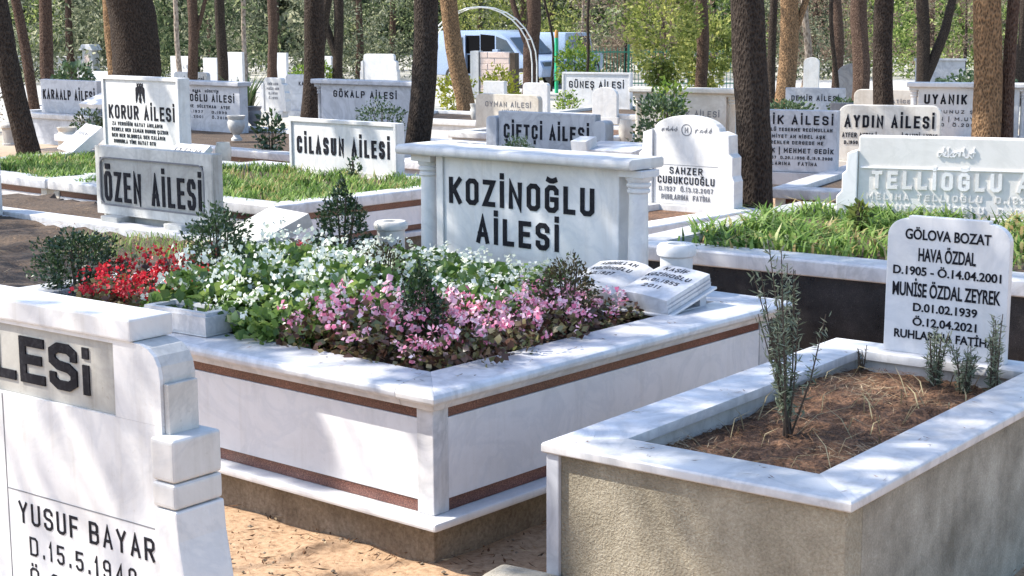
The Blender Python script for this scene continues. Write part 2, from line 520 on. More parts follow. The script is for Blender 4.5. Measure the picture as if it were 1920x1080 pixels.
def blades(pts, h, w, rng=RNG, lean=0.5, bend=0.5):
    """arching grass blades: two-segment tapering strips"""
    p = np.asarray(pts, float)
    n = len(p)
    az = rng.uniform(0, 2 * np.pi, n)
    dr = np.stack([np.cos(az), np.sin(az), np.zeros(n)], 1)
    sd = np.stack([-np.sin(az), np.cos(az), np.zeros(n)], 1)
    H = (h * rng.uniform(0.5, 1.25, n))[:, None]
    le = rng.uniform(0.1, lean, n)[:, None]
    be = rng.uniform(0.1, bend, n)[:, None]
    W = (w * rng.uniform(0.7, 1.3, n))[:, None] * 0.5
    up = np.array([0, 0, 1.0])
    m1 = p + up * H * 0.55 + dr * H * le * 0.5
    tip = p + up * H * (1 - be * 0.35) + dr * H * (le + be)
    v = np.stack([p - sd * W, p + sd * W, m1 + sd * W, m1 - sd * W, tip], 1).reshape(-1, 3)
    i = np.arange(n) * 5
    f = np.stack([np.stack([i, i + 1, i + 2], 1), np.stack([i, i + 2, i + 3], 1), np.stack([i + 3, i + 2, i + 4], 1)], 1).reshape(-1, 3)
    return v, f

# ------------------------------------------------------------------ stone-cutter's lettering (strokes)
C_, D_ = 0.26, 0.12
_O = [(C_, 0), (1 - C_, 0), (1, D_), (1, 1 - D_), (1 - C_, 1), (C_, 1), (0, 1 - D_), (0, D_), 'c']
G = {
 'A': (1, [[(0, 0), (.5, 1), (1, 0)], [(.17, .3), (.83, .3)]]),
 'B': (1, [[(0, 0), (0, 1), (.72, 1), (.95, .9), (.95, .63), (.72, .53), (0, .53)], [(.72, .53), (1, .43), (1, .12), (.75, 0), (0, 0)]]),
 'C': (1, [[(1, .75), (1, 1 - D_), (1 - C_, 1), (C_, 1), (0, 1 - D_), (0, D_), (C_, 0), (1 - C_, 0), (1, D_), (1, .25)]]),
 'D': (1, [[(0, 0), (0, 1), (1 - C_, 1), (1, 1 - D_), (1, D_), (1 - C_, 0), (0, 0)]]),
 'E': (.92, [[(1, 1), (0, 1), (0, 0), (1, 0)], [(0, .52), (.85, .52)]]),
 'F': (.9, [[(1, 1), (0, 1), (0, 0)], [(0, .52), (.85, .52)]]),
 'G': (1, [[(1, .8), (1, 1 - D_), (1 - C_, 1), (C_, 1), (0, 1 - D_), (0, D_), (C_, 0), (1 - C_, 0), (1, D_), (1, .48), (.55, .48)]]),
 'H': (1, [[(0, 0), (0, 1)], [(1, 0), (1, 1)], [(0, .52), (1, .52)]]),
 'I': (.06, [[(.5, 0), (.5, 1)]]),
 'J': (.8, [[(1, 1), (1, D_), (1 - C_, 0), (C_, 0), (0, D_), (0, .25)]]),
 'K': (1, [[(0, 0), (0, 1)], [(1, 1), (.06, .4)], [(.32, .57), (1, 0)]]),
 'L': (.85, [[(0, 1), (0, 0), (1, 0)]]),
 'M': (1.25, [[(0, 0), (0, 1), (.5, .35), (1, 1), (1, 0)]]),
 'N': (1, [[(0, 0), (0, 1), (1, 0), (1, 1)]]),
 'O': (1, [_O]),
 'P': (1, [[(0, 0), (0, 1), (1 - C_, 1), (1, 1 - D_), (1, .45 + D_), (1 - C_, .45), (0, .45)]]),
 'Q': (1, [_O, [(.6, .25), (1.05, -.05)]]),
 'R': (1, [[(0, 0), (0, 1), (1 - C_, 1), (1, 1 - D_), (1, .48 + D_), (1 - C_, .48), (0, .48)], [(.5, .48), (1, 0)]]),
 'S': (1, [[(1, .8), (1, 1 - D_), (1 - C_, 1), (C_, 1), (0, 1 - D_), (0, .53 + D_), (C_, .53), (1 - C_, .49), (1, .49 - D_), (1, D_), (1 - C_, 0), (C_, 0), (0, D_), (0, .2)]]),
 'T': (.95, [[(0, 1), (1, 1)], [(.5, 1), (.5, 0)]]),
 'U': (1, [[(0, 1), (0, D_), (C_, 0), (1 - C_, 0), (1, D_), (1, 1)]]),
 'V': (1, [[(0, 1), (.5, 0), (1, 1)]]),
 'W': (1.3, [[(0, 1), (.25, 0), (.5, .7), (.75, 0), (1, 1)]]),
 'X': (1, [[(0, 0), (1, 1)], [(0, 1), (1, 0)]]),
 'Y': (1, [[(0, 1), (.5, .5), (1, 1)], [(.5, .5), (.5, 0)]]),
 'Z': (.95, [[(0, 1), (1, 1), (0, 0), (1, 0)]]),
 '0': (.85, [_O]),
 '1': (.35, [[(0, .78), (.7, 1), (.7, 0)]]),
 '2': (.85, [[(0, .78), (0, 1 - D_), (C_, 1), (1 - C_, 1), (1, 1 - D_), (1, .65), (0, 0), (1, 0)]]),
 '3': (.85, [[(0, .85), (C_, 1), (1 - C_, 1), (1, 1 - D_), (1, .62), (.75, .53), (.4, .53)], [(.75, .53), (1, .42), (1, D_), (1 - C_, 0), (C_, 0), (0, .15)]]),
 '4': (.85, [[(.75, 0), (.75, 1), (0, .3), (1, .3)]]),
 '5': (.85, [[(1, 1), (.05, 1), (0, .55), (1 - C_, .6), (1, .48), (1, D_), (1 - C_, 0), (C_, 0), (0, .15)]]),
 '6': (.85, [[(1, .85), (1 - C_, 1), (C_, 1), (0, 1 - D_), (0, D_), (C_, 0), (1 - C_, 0), (1, D_), (1, .42), (1 - C_, .54), (0, .5)]]),
 '7': (.8, [[(0, 1), (1, 1), (.3, 0)]]),
 '8': (.85, [[(C_, .53), (0, .65), (0, 1 - D_), (C_, 1), (1 - C_, 1), (1, 1 - D_), (1, .65), (1 - C_, .53), 'c'], [(C_, .53), (0, .41), (0, D_), (C_, 0), (1 - C_, 0), (1, D_), (1, .41), (1 - C_, .53)]]),
 '9': (.85, [[(0, .15), (C_, 0), (1 - C_, 0), (1, D_), (1, 1 - D_), (1 - C_, 1), (C_, 1), (0, 1 - D_), (0, .58), (C_, .46), (1, .5)]]),
 'i': (.06, [[(.5, 0), (.5, .54)], [(.5, .96), (.5, 1)]]),
 '.': (.08, [[(.5, 0), (.5, .1)]]),
 '-': (.5, [[(0, .48), (1, .48)]]),
 '|': (.05, [[(.5, -.5), (.5, 1.3)]]),
}
_MARK = {'İ': ('I', [[(.5, 1.17), (.5, 1.30)]]),
         'Ö': ('O', [[(.25, 1.17), (.25, 1.30)], [(.75, 1.17), (.75, 1.30)]]),
         'Ü': ('U', [[(.25, 1.17), (.25, 1.30)], [(.75, 1.17), (.75, 1.30)]]),
         'Ğ': ('G', [[(.15, 1.27), (.35, 1.17), (.65, 1.17), (.85, 1.27)]]),
         'Ş': ('S', [[(.5, -.05), (.5, -.22)]]),
         'Ç': ('C', [[(.5, -.05), (.5, -.22)]])}

def stroke(mb, pts, hw, y_front, y_back):
    closed = pts[-1] == 'c'
    p = [Vector((q[0], q[1])) for q in pts if q != 'c']
    n = len(p)
    lt, rt = [], []
    for i in range(n):
        a = p[i - 1] if (i > 0 or closed) else None
        b = p[(i + 1) % n] if (i < n - 1 or closed) else None
        d1 = (p[i] - a).normalized() if a is not None else (b - p[i]).normalized()
        d2 = (b - p[i]).normalized() if b is not None else d1
        n1, n2 = Vector((-d1.y, d1.x)), Vector((-d2.y, d2.x))
        m = n1 + n2
        if m.length < 1e-4:
            m = n1
        m.normalize()
        k = hw / max(0.42, m.dot(n1))
        q = p[i]
        if a is None:
            q = q - d2 * hw
        if b is None:
            q = q + d1 * hw
        lt.append(q + m * k)
        rt.append(q - m * k)
    vs, fs = [], []
    for i in range(n):
        for q in (lt[i], rt[i]):
            vs.append((q.x, y_front, q.y))
            vs.append((q.x, y_back, q.y))
    for i in range(n if closed else n - 1):
        j = (i + 1) % n
        L0, R0, L1, R1 = i * 4, i * 4 + 2, j * 4, j * 4 + 2
        fs += [(L0, R0, R1, L1), (L0, L1, L1 + 1, L0 + 1), (R0 + 1, R1 + 1, R1, R0)]
    if not closed:
        fs += [(0, 1, 3, 2), ((n - 1) * 4 + 2, (n - 1) * 4 + 3, (n - 1) * 4 + 1, (n - 1) * 4)]
    mb.add(vs, fs)

def lettering(parent, text, xc, zb, h, width=None, t=0.16, mat=None, gw=0.6, sp=0.26, depth=0.003, y=0.0, name="lettering", align='c'):
    """one engraved or raised line: baseline zb, cap height h, on the face y of parent"""
    hw = t * h / 2
    run, x = [], 0.0
    for ch in text:
        if ch == ' ':
            x += h * 0.5
            continue
        base, extra = _MARK.get(ch, (ch, []))
        if base not in G:
            continue
        w, st = G[base]
        W = max(w * gw * h - 2 * hw, 0.02 * h)
        run.append((x + hw, W, (st + extra) if extra else st))
        x += W + 2 * hw + sp * h
    total = x - sp * h
    s = (width / total) if width else 1.0
    x0 = xc - total * s / 2 if align == 'c' else xc
    mb = MB()
    k = 0
    single = h >= .08
    for gx, W, st in run:
        if single and k:
            mb.build("letter", mat or M['paint'], parent)
            mb = MB()
        ch_ok = len(st) > 0 and st is not G['|'][1]
        for line in st:
            pts = [q if q == 'c' else (x0 + (gx + q[0] * W) * s, zb + h * 1.06 + hw + (q[1] - 1.17) * .35 * h if q[1] > 1.04 and ch_ok else zb - h * .03 - hw + (q[1] + .05) * h * .6 if q[1] < -.04 and ch_ok else zb + hw + q[1] * (h - 2 * hw)) for q in line]
            k += 1
            stroke(mb, pts, hw * (0.5 + 0.5 * min(s, 1.0)), y - depth - 0.00012 * (k % 9), y + 0.002)
    return mb.build("letter" if single else name, mat or M['paint'], parent)

def type_line(parent, text, xc, zb, h, width, mat, y=0.0, bold=0.018, depth=0.0025, name="lettering"):
    """a line set in a plain sans type, as cut by machine"""
    cu = bpy.data.curves.new(name, 'FONT')
    cu.body = text
    cu.size = 1.0
    cu.offset = bold
    cu.extrude = 0.02
    tmp = bpy.data.objects.new(name, cu)
    COL.objects.link(tmp)
    me = bpy.data.meshes.new_from_object(tmp.evaluated_get(bpy.context.evaluated_depsgraph_get()))
    bpy.data.objects.remove(tmp)
    co = np.array([v.co[:] for v in me.vertices])
    cap = 0.729
    cx = (co[:, 0].min() + co[:, 0].max()) / 2
    sx = width / (co[:, 0].max() - co[:, 0].min())
    out = np.stack([xc + (co[:, 0] - cx) * sx, y - depth * (co[:, 2] + 0.02) / 0.04, zb + co[:, 1] / cap * h], 1)
    me.vertices.foreach_set("co", out.astype(np.float32).ravel())
    me.update()
    me.name = name
    me.materials.clear()
    me.materials.append(mat)
    return link(name, me, parent)

# ------------------------------------------------------------------ ground, road, sky side
def ground_z(y):
    s = min(1.0, max(0.0, (y - 13.0) / 27.0))
    return -0.35 * s * s * (3 - 2 * s)

def make_ground():
    ys = np.concatenate([np.arange(-30, 2, 4.0), np.arange(2, 9, 0.12), np.arange(9, 60, 0.8), np.arange(60, 420, 30.0)])
    xs = np.concatenate([np.arange(-300, -40, 26.0), np.arange(-40, -4, 2.0), np.arange(-4, 4, 0.12), np.arange(4, 40, 2.0), np.arange(40, 320, 26.0)])
    rng = np.random.default_rng(3)
    vs = []
    for y in ys:
        for x in xs:
            z = ground_z(y)
            if -4 < x < 4 and 2 < y < 9:
                z += 0.012 * math.sin(x * 9 + y * 4) * math.sin(y * 7 - x * 3) + rng.uniform(-0.008, 0.008)
            vs.append((x, y, z))
    nx = len(xs)
    fs = [(j * nx + i, j * nx + i + 1, (j + 1) * nx + i + 1, (j + 1) * nx + i) for j in range(len(ys) - 1) for i in range(nx - 1)]
    mb = MB().add(vs, fs)
    o = mb.build("ground", M['ground'], smooth=True)
    kind(o, "structure")
    rd = MB().box(-120, 120, 45.5, 55.5, -0.36, -0.335).build("road", M['road'])
    kind(rd, "structure")
make_ground()
# ------------------------------------------------------------------ the flower grave
KO, KR = (-0.2761, 5.4596, 0.0), -40.39
def place(origin, rz, x, y, z=0.0):
    a = R(rz)
    return (origin[0] + x * math.cos(a) - y * math.sin(a), origin[1] + x * math.sin(a) + y * math.cos(a), origin[2] + z)
def kz(x, y, z=0.0):
    return place(KO, KR, x, y, z)

class Turned(MB):
    """a builder whose pieces are laid along one side of a rectangle: side 0 front, 1 right, 2 back, 3 left"""
    def __init__(self, side, x0, x1, y0, y1):
        super().__init__()
        self.s, self.b = side, (x0, x1, y0, y1)
    def length(self):
        x0, x1, y0, y1 = self.b
        return (x1 - x0) if self.s in (0, 2) else (y1 - y0)
    def put(self):
        x0, x1, y0, y1 = self.b
        out = []
        for u, d, z in self.v:                  # u along the side, d depth inwards from the outer edge
            if self.s == 0: out.append((x0 + u, y0 + d, z))
            elif self.s == 1: out.append((x1 - d, y0 + u, z))
            elif self.s == 2: out.append((x1 - u, y1 - d, z))
            else: out.append((x0 + d, y1 - u, z))
        self.v = out
        return self

OGEE = [(0.03, .588), (-0.012, .588), (-0.02, .60), (-0.024, .612), (-0.043, .617), (-0.054, .628), (-0.056, .643), (-0.05, .656), (-0.036, .664), (0.2, .664), (0.2, .588)]

def flower_grave():
    t = thing("marble_grave", "large white marble family grave with two brown granite bands, filled with flowers", "grave", KO, KR)
    b = (-2.95, 0.0, 0.0, 2.27)
    MB().box(-2.9, -.045, .045, 2.22, -.15, .163).build("footing", M['concrete'], t, .006)
    MB().box(-3.0, .05, -.05, 2.32, .165, .196).build("base_ledge", M['slabm'], t, .01)
    for s in range(4):
        q = Turned(s, *b); Lx = q.length()
        q.box(.10, Lx - .10, .022, .05, .243, .541); q.put().build("side_panel", M['slabm'], t, .002)
        for z0, z1 in ((.198, .2415), (.5425, .586)):
            q = Turned(s, *b); q.box(.10, Lx - .10, .026, .05, z0, z1); q.put().build("granite_band", M['brown'], t, .001)
        q = Turned(s, *b); q.box(.1, Lx - .1, .052, .2, .198, .586); q.put().build("wall_core", M['concrete'], t)
    for x0, x1 in ((-.098, -.018), (-2.932, -2.852)):
        for y0, y1 in ((.018, .098), (2.172, 2.252)):
            MB().box(x0, x1, y0, y1, .197, .587).build("corner_post", M['coping'], t, .004)
    q = Turned(0, *b); q.sweep_x(OGEE, 0.0, 2.95 - .148, 1.0, -.28); q.put().build("coping", M['coping'], t, .003, True)
    # the corner stone: a short front run and the whole right side in one mitred piece
    q = Turned(0, *b); q.sweep_x(OGEE, 2.95 - .1445, 2.95, -.28, -1.0); q.put()
    q2 = Turned(1, *b); q2.sweep_x(OGEE, 0.0, 2.27, 1.0, -1.0); q2.put()
    m = MB(); m.add(q.v, q.f); m.build("coping", M['coping'], t, .003, True)
    m = MB(); m.add(q2.v, q2.f); m.build("coping", M['coping'], t, .003, True)
    for s in (2, 3):
        q = Turned(s, *b); q.sweep_x(OGEE, 0.0, q.length(), 1.0, -1.0); q.put().build("coping", M['coping'], t, .003, True)
    xs, ys = np.linspace(-2.76, -.19, 60), np.linspace(.19, 2.08, 46)
    vs = [(x, y, .59 + RNG.uniform(-.008, .012)) for y in ys for x in xs]
    fs = [(j * 60 + i, j * 60 + i + 1, (j + 1) * 60 + i + 1, (j + 1) * 60 + i) for j in range(45) for i in range(59)]
    MB().add(vs, fs).build("soil", M['soil'], t)
flower_grave()

def column(parent, x, y, z0, z1, r, mat, n=20):
    h = z1 - z0
    p = [(r * 1.28, 0), (r * 1.28, .03 * h), (r * 1.05, .045 * h), (r * 1.22, .06 * h), (r * 1.22, .085 * h), (r, .10 * h), (r * .96, .5 * h), (r * .92, .80 * h),
         (r * 1.12, .815 * h), (r * 1.12, .835 * h), (r * .95, .845 * h), (r * 1.18, .865 * h), (r * 1.18, .885 * h), (r, .895 * h), (r * 1.25, .915 * h), (r * 1.3, .94 * h)]
    c = MB().lathe([(a, z0 + b) for a, b in p], x, y, n).build("column", mat, parent, smooth=True)
    MB().box(x - r * 1.4, x + r * 1.4, y - r * 1.4, y + r * 1.4, z0 + .942 * h, z1).build("capital", mat, c, .002)
    return c

def kozinoglu_stone():
    o = kz(-1.345, 2.1, .665)
    t = thing("headstone", "wide white headstone with two round columns under a bullnose cap, behind the flowers", "headstone", o, KR)
    sh = 1.345
    MB().box(-1.917 + sh, -.762 + sh, 0, .12, 0, .562).build("slab", M['marble'], t, .006)
    MB().box(-1.925 + sh, -1.88 + sh, -.012, -.0005, 0, .56).build("edge_strip", M['marble'], t, .003)
    for x in (-2.02, -.676):
        column(t, x + sh, .04, 0.0, .562, .049, M['marble'])
    prof = [(-.08, .5665), (-.093, .576), (-.096, .594), (-.090, .610), (-.072, .617), (.17, .617), (.185, .608), (.185, .576), (.17, .5665)]
    MB().sweep_x(prof, -2.14 + sh, -.635 + sh).build("cap", M['marble'], t, .006, True)
    lettering(t, "KOZİNOĞLU", -1.375 + sh, .325, .135, .94, .185, M['paint'], gw=.58, sp=.2, depth=.004)
    lettering(t, "AİLESİ", -1.39 + sh, .135, .135, .54, .185, M['paint'], gw=.58, sp=.2, depth=.004)
kozinoglu_stone()

def open_book():
    o = kz(-.47, 1.66, .668)
    t = thing("book_plaque", "open book shaped marble plaque leaning among the pink flowers", "plaque", o, KR)
    import math as _m
    tilt = R(13)
    def tr(x, u, w):                        # u up the page, w out of the page
        return (x, u * _m.cos(tilt) - w * _m.sin(tilt), u * _m.sin(tilt) + w * _m.cos(tilt))
    Lp = .34
    for s in (-1, 1):
        xs = [0.0, .04, .10, .17, .24, .305]
        hs = [.052, .072, .082, .08, .072, .062]
        m = MB(); n = len(xs)
        vs = [tr(s * x, 0, h) for x, h in zip(xs, hs)] + [tr(s * x, Lp, h) for x, h in zip(xs, hs)]
        vs += [tr(s * x, 0, 0) for x in xs] + [tr(s * x, Lp, 0) for x in xs]
        fs = []
        for i in range(n - 1):
            fs += [(i, i + 1, n + i + 1, n + i), (2 * n + i, 3 * n + i, 3 * n + i + 1, 2 * n + i + 1), (i, 2 * n + i, 2 * n + i + 1, i + 1), (n + i, n + i + 1, 3 * n + i + 1, 3 * n + i)]
        fs += [(n - 1, 2 * n - 1 + 0, 4 * n - 1, 3 * n - 1), (0, n, 3 * n, 2 * n)]
        m.add(vs, fs).build("page", M['coping'], t, .003, True)
        m = MB()
        for k, w in enumerate((.018, .036)):
            m.add([tr(s * .3055, 0.0, w), tr(s * .308, 0.0, w + .006), tr(s * .308, Lp, w + .006), tr(s * .3055, Lp, w)], [(0, 1, 2, 3)])
        m.build("page_edges", M['greym'], t)
    m = MB()
    vs = [tr(-.325, -.015, -.012), tr(.325, -.015, -.012), tr(.325, Lp + .015, -.012), tr(-.325, Lp + .015, -.012)]
    vs += [tr(-.325, -.015, -.001), tr(.325, -.015, -.001), tr(.325, Lp + .015, -.001), tr(-.325, Lp + .015, -.001)]
    m.add(vs, [(0, 3, 2, 1), (4, 5, 6, 7), (0, 1, 5, 4), (1, 2, 6, 5), (2, 3, 7, 6), (3, 0, 4, 7)]).build("book_cover", M['marble'], t, .003)
    m = MB().box(-.30, .30, .02, .30, -.02, .0)
    m.box(-.3, .3, .25, .30, 0.0, .07)
    m.build("rest", M['greym'], t)
    def page_line(text, xc, u, h, w):
        ob = lettering(t, text, 0, 0, h, w, .13, M['paint'], depth=0.0, gw=.62)
        me = ob.data
        sgn = 1 if xc > 0 else -1
        xs = [0.0, .04, .10, .17, .24, .305]; hs = [.052, .072, .082, .08, .072, .062]
        for v in me.vertices:
            x = xc + v.co.x
            v.co = Vector(tr(x, u + v.co.z, float(np.interp(abs(x), xs, hs)) + .002 - v.co.y * .2))
    page_line("ABDULLAH", -.16, .28, .034, .20)
    page_line("KOZİNOĞLU", -.16, .215, .034, .22)
    page_line("D.1927", -.16, .15, .034, .12)
    page_line("KAŞİF", .16, .275, .036, .12)
    page_line("KOZİNOĞLU", .16, .208, .036, .23)
    page_line("01.01.1955", .16, .145, .032, .19)
    page_line("2011", .16, .08, .032, .09)
open_book()

def urn(name, label, loc, h, r, mat, shape="drum", group=None):
    t = thing(name, label, "urn", loc, 0, group)
    if shape == "drum":
        p = [(r * .9, 0), (r * .9, h * .08), (r * .84, h * .1), (r * .86, h * .7), (r * .88, h * .74), (r * 1.02, h * .78), (r * 1.06, h * .86), (r * 1.02, h * .95), (r * .9, h), (r * .5, h), (r * .48, h * .8)]
    elif shape == "vase":
        p = [(r * .62, 0), (r * .62, h * .08), (r * .4, h * .16), (r * .36, h * .24), (r * .7, h * .36), (r * .95, h * .55), (r, h * .74), (r * .86, h * .84), (r * .98, h * .92), (r * 1.05, h), (r * .8, h), (r * .75, h * .85)]
    else:
        p = [(r * .7, 0), (r * .72, h * .1), (r * .9, h * .35), (r, h * .6), (r * .98, h * .8), (r * .85, h * .9), (r * .8, h), (r * .6, h), (r * .55, h * .9)]
    MB().lathe(p, 0, 0, 24).build("body", mat, t, smooth=True)
    MB().lathe([(p[-1][0] - .001, p[-1][1] - .01), (.004, p[-1][1] - .008)], 0, 0, 16).build("earth", M['soil'], t)
    return t
urn("flower_urn", "squat white marble urn with a rounded rim beside the open book plaque", kz(-.45, 2.13, .664), .235, .088, M['marble'])
urn("flower_urn", "squat grey shaded urn at the left end of the columned headstone behind the flowers", kz(-2.34, 2.17, .664), .185, .088, M['aged'])

def basin():
    t = thing("bird_basin", "low rectangular marble basin standing on the front coping of the flower grave", "basin", kz(-1.515, .145, .666), KR + 4)
    mb = MB().box(-.19, .19, -.085, .095, 0, .012)
    mb.build("foot", M['marble'], t, .003)
    o = [(-.195, -.09), (.195, -.09), (.195, .10), (-.195, .10)]
    body = MB()
    for x0, x1, y0, y1 in ((-.195, .195, -.09, -.055), (-.195, .195, .065, .10), (-.195, -.155, -.055, .065), (.155, .195, -.055, .065)):
        body.box(x0, x1, y0, y1, .013, .082)
    body.build("body", M['coping'], t)
    rim = MB()
    for x0, x1, y0, y1 in ((-.183, .183, -.078, -.05), (-.183, .183, .06, .088), (-.183, -.15, -.05, .06), (.15, .183, -.05, .06)):
        rim.box(x0, x1, y0, y1, .0822, .096)
    rim.build("rim", M['coping'], t)
    MB().box(-.155, .155, -.055, .065, .014, .045).build("floor_slab", M['greym'], t)
basin()

# ------------------------------------------------------------------ begonias and shrubs in the flower grave
def begonia_meshes(leafm, petalm, seeds, leaf_n=70, bloom_n=12, r=.13, h=.2, leaf=.045, pet=.02):
    out = []
    for s in seeds:
        rg = np.random.default_rng(s)
        th = rg.uniform(0, 2 * np.pi, leaf_n); rr = r * np.sqrt(rg.uniform(0, 1, leaf_n))
        z = h * (.25 + .65 * rg.uniform(0, 1, leaf_n)) * (1 - .35 * (rr / r) ** 2)
        c = np.stack([rr * np.cos(th), rr * np.sin(th), z], 1)
        v, f = leaves(c, leaf, .85, .3, rg, outward=np.stack([np.cos(th), np.sin(th), np.zeros(leaf_n)], 1))
        lm = fast_mesh("begonia_leaves", [(v, f, 0)], [M[leafm]])
        P = []
        for k in range(bloom_n):
            a = rg.uniform(0, 2 * np.pi); q = r * .95 * math.sqrt(rg.uniform(0, 1))
            ctr = np.array([q * math.cos(a), q * math.sin(a), h * (.74 + .42 * rg.uniform()) * (1 - .25 * (q / r) ** 2)])
            npet = rg.integers(7, 13)
            cc = ctr + rg.normal(size=(npet, 3)) * np.array([.013, .013, .012])
            P.append(leaves(cc, pet, .95, .2, rg))
        V, F, off = [], [], 0
        for v, f in P:
            V.append(v); F.append(f + off); off += len(v)
        bm_ = fast_mesh("begonia_blooms", [(np.concatenate(V), np.concatenate(F), 0)], [M[petalm]])
        out.append((lm, bm_))
    return out
BEG = {'red': begonia_meshes('begdark', 'red', (11, 12, 13, 14), 140, 11, .14, .21, .034, .02),
       'white': begonia_meshes('begleaf', 'white', (21, 22, 23, 24), 230, 6, .16, .26, .04, .0185),
       'pink': begonia_meshes('begdark', 'pink', (31, 32, 33, 34), 170, 11, .15, .225, .032, .0195)}
BLAB = {'red': ("red flowering begonia with bronze leaves in the left of the flower grave", "red begonias in the flower grave"),
        'white': ("white flowering begonia with light green leaves in the middle of the flower grave", "white begonias in the flower grave"),
        'pink': ("pink flowering begonia with dark bronze leaves in the front right of the flower grave", "pink begonias in the flower grave")}
def plant_begonias():
    rg = random.Random(5)
    y = .30
    while y < 2.0:
        x = -2.66 + (.07 if int(y * 10) % 2 else 0)
        while x < -.24:
            px, py = x + rg.uniform(-.04, .04), y + rg.uniform(-.04, .04)
            x += .185
            if px < -2.52 and py < .70:                # the clipped shrub stands here
                continue
            if px > -.88 and py > 1.58:                # the book
                continue
            n = rg.uniform(-.12, .12)
            if px < -1.98 + n and py < 1.0 + n: c = 'red'
            elif px < -2.0 and py > 1.25: c = 'red' if rg.random() < .28 else 'white'
            elif px > -.62 + n * .5 and py > .5 or (px > -1.12 + n and py < .35 + (px + 1.1) * 1.35 + n): c = 'pink'
            else: c = 'white'
            lm, bm_ = rg.choice(BEG[c])
            t = thing("begonia", BLAB[c][0], "flower", kz(px, py, .585), rg.uniform(0, 360), BLAB[c][1])
            s = rg.uniform(.85, 1.3) * (1.1 - .18 * abs(px + 1.4))
            t.scale = (s, s, s * rg.uniform(.9, 1.25) * (.62 if py > 1.35 else .92))
            link("foliage", lm, t)
            if rg.random() > (.0 if c != 'white' else .12):
                link("blossom", bm_, t)
        y += .175
plant_begonias()

def shrub(name, label, loc, w, h, mat, n, leaf, shape="round", stems=6, seed=1, cat="shrub", core=.35):
    rg = np.random.default_rng(seed)
    t = thing(name, label, cat, loc)
    u = rg.normal(size=(n, 3)); u /= np.linalg.norm(u, axis=1)[:, None]
    rad = rg.uniform(core, 1, n) ** .5
    lump = 1 + .22 * np.sin(u[:, 0] * 5 + seed) * np.sin(u[:, 1] * 6 + 2 * seed) + .12 * np.sin(u[:, 2] * 9 + seed)
    p = u * (rad * lump)[:, None]
    if shape == "cone":
        zz = (p[:, 2] + 1) / 2
        k = 1.05 - .72 * zz
        p[:, 0] *= k; p[:, 1] *= k
    if shape == "spray":
        zz = np.clip((p[:, 2] + 1) / 2, 0, 1)
        k = .35 + .75 * np.sin(zz * 2.4)
        p[:, 0] *= k; p[:, 1] *= k
    c = np.stack([p[:, 0] * w / 2, p[:, 1] * w / 2, h * .52 + p[:, 2] * h * .48], 1)
    c[:, 2] = np.maximum(c[:, 2], .02)
    v, f = leaves(c, leaf, .5, .35, rg, outward=u)
    link("foliage", fast_mesh("foliage", [(v, f, 0)], [mat]), t)
    sm = MB()
    rr = random.Random(seed)
    for k in range(stems):
        a = rr.uniform(0, 6.28); q = w * .32 * rr.uniform(.2, 1)
        sm.tube([(0.01 * math.cos(a), .01 * math.sin(a), -.02), (q * .5 * math.cos(a), q * .5 * math.sin(a), h * .35), (q * math.cos(a), q * math.sin(a), h * .85)], [.008, .006, .002], 5)
    sm.build("stem", M['stem'], t)
    return t
shrub("boxwood_shrub", "round dark boxwood shrub at the left corner of the flower grave", kz(-2.79, .49, .59), .40, .36, M['box'], 3400, .022, seed=3)
shrub("privet_shrub", "tall thin green shrub between the red and white flowers", kz(-2.28, .93, .59), .30, .48, M['privet'], 2300, .024, "spray", seed=4)
shrub("conical_shrub", "conical feathery shrub at the back left of the flower bed, before the long white sign", kz(-2.46, 1.92, .59), .42, .48, M['box'], 2300, .024, "cone", seed=5)
shrub("dwarf_shrub", "small dark green shrub at the front corner of the pink flowers", kz(-.50, .47, .59), .28, .40, M['box'], 2600, .019, "cone", seed=6)
shrub("brownish_shrub", "brownish green shrub among the pink flowers close to the book plaque", kz(-.46, 1.33, .59), .24, .34, M['brownshrub'], 1500, .02, "spray", seed=7)
shrub("dwarf_shrub", "thin dark shrub among the white flowers in the middle of the bed", kz(-1.22, 1.0, .59), .22, .38, M['brownshrub'], 900, .02, "spray", seed=8)

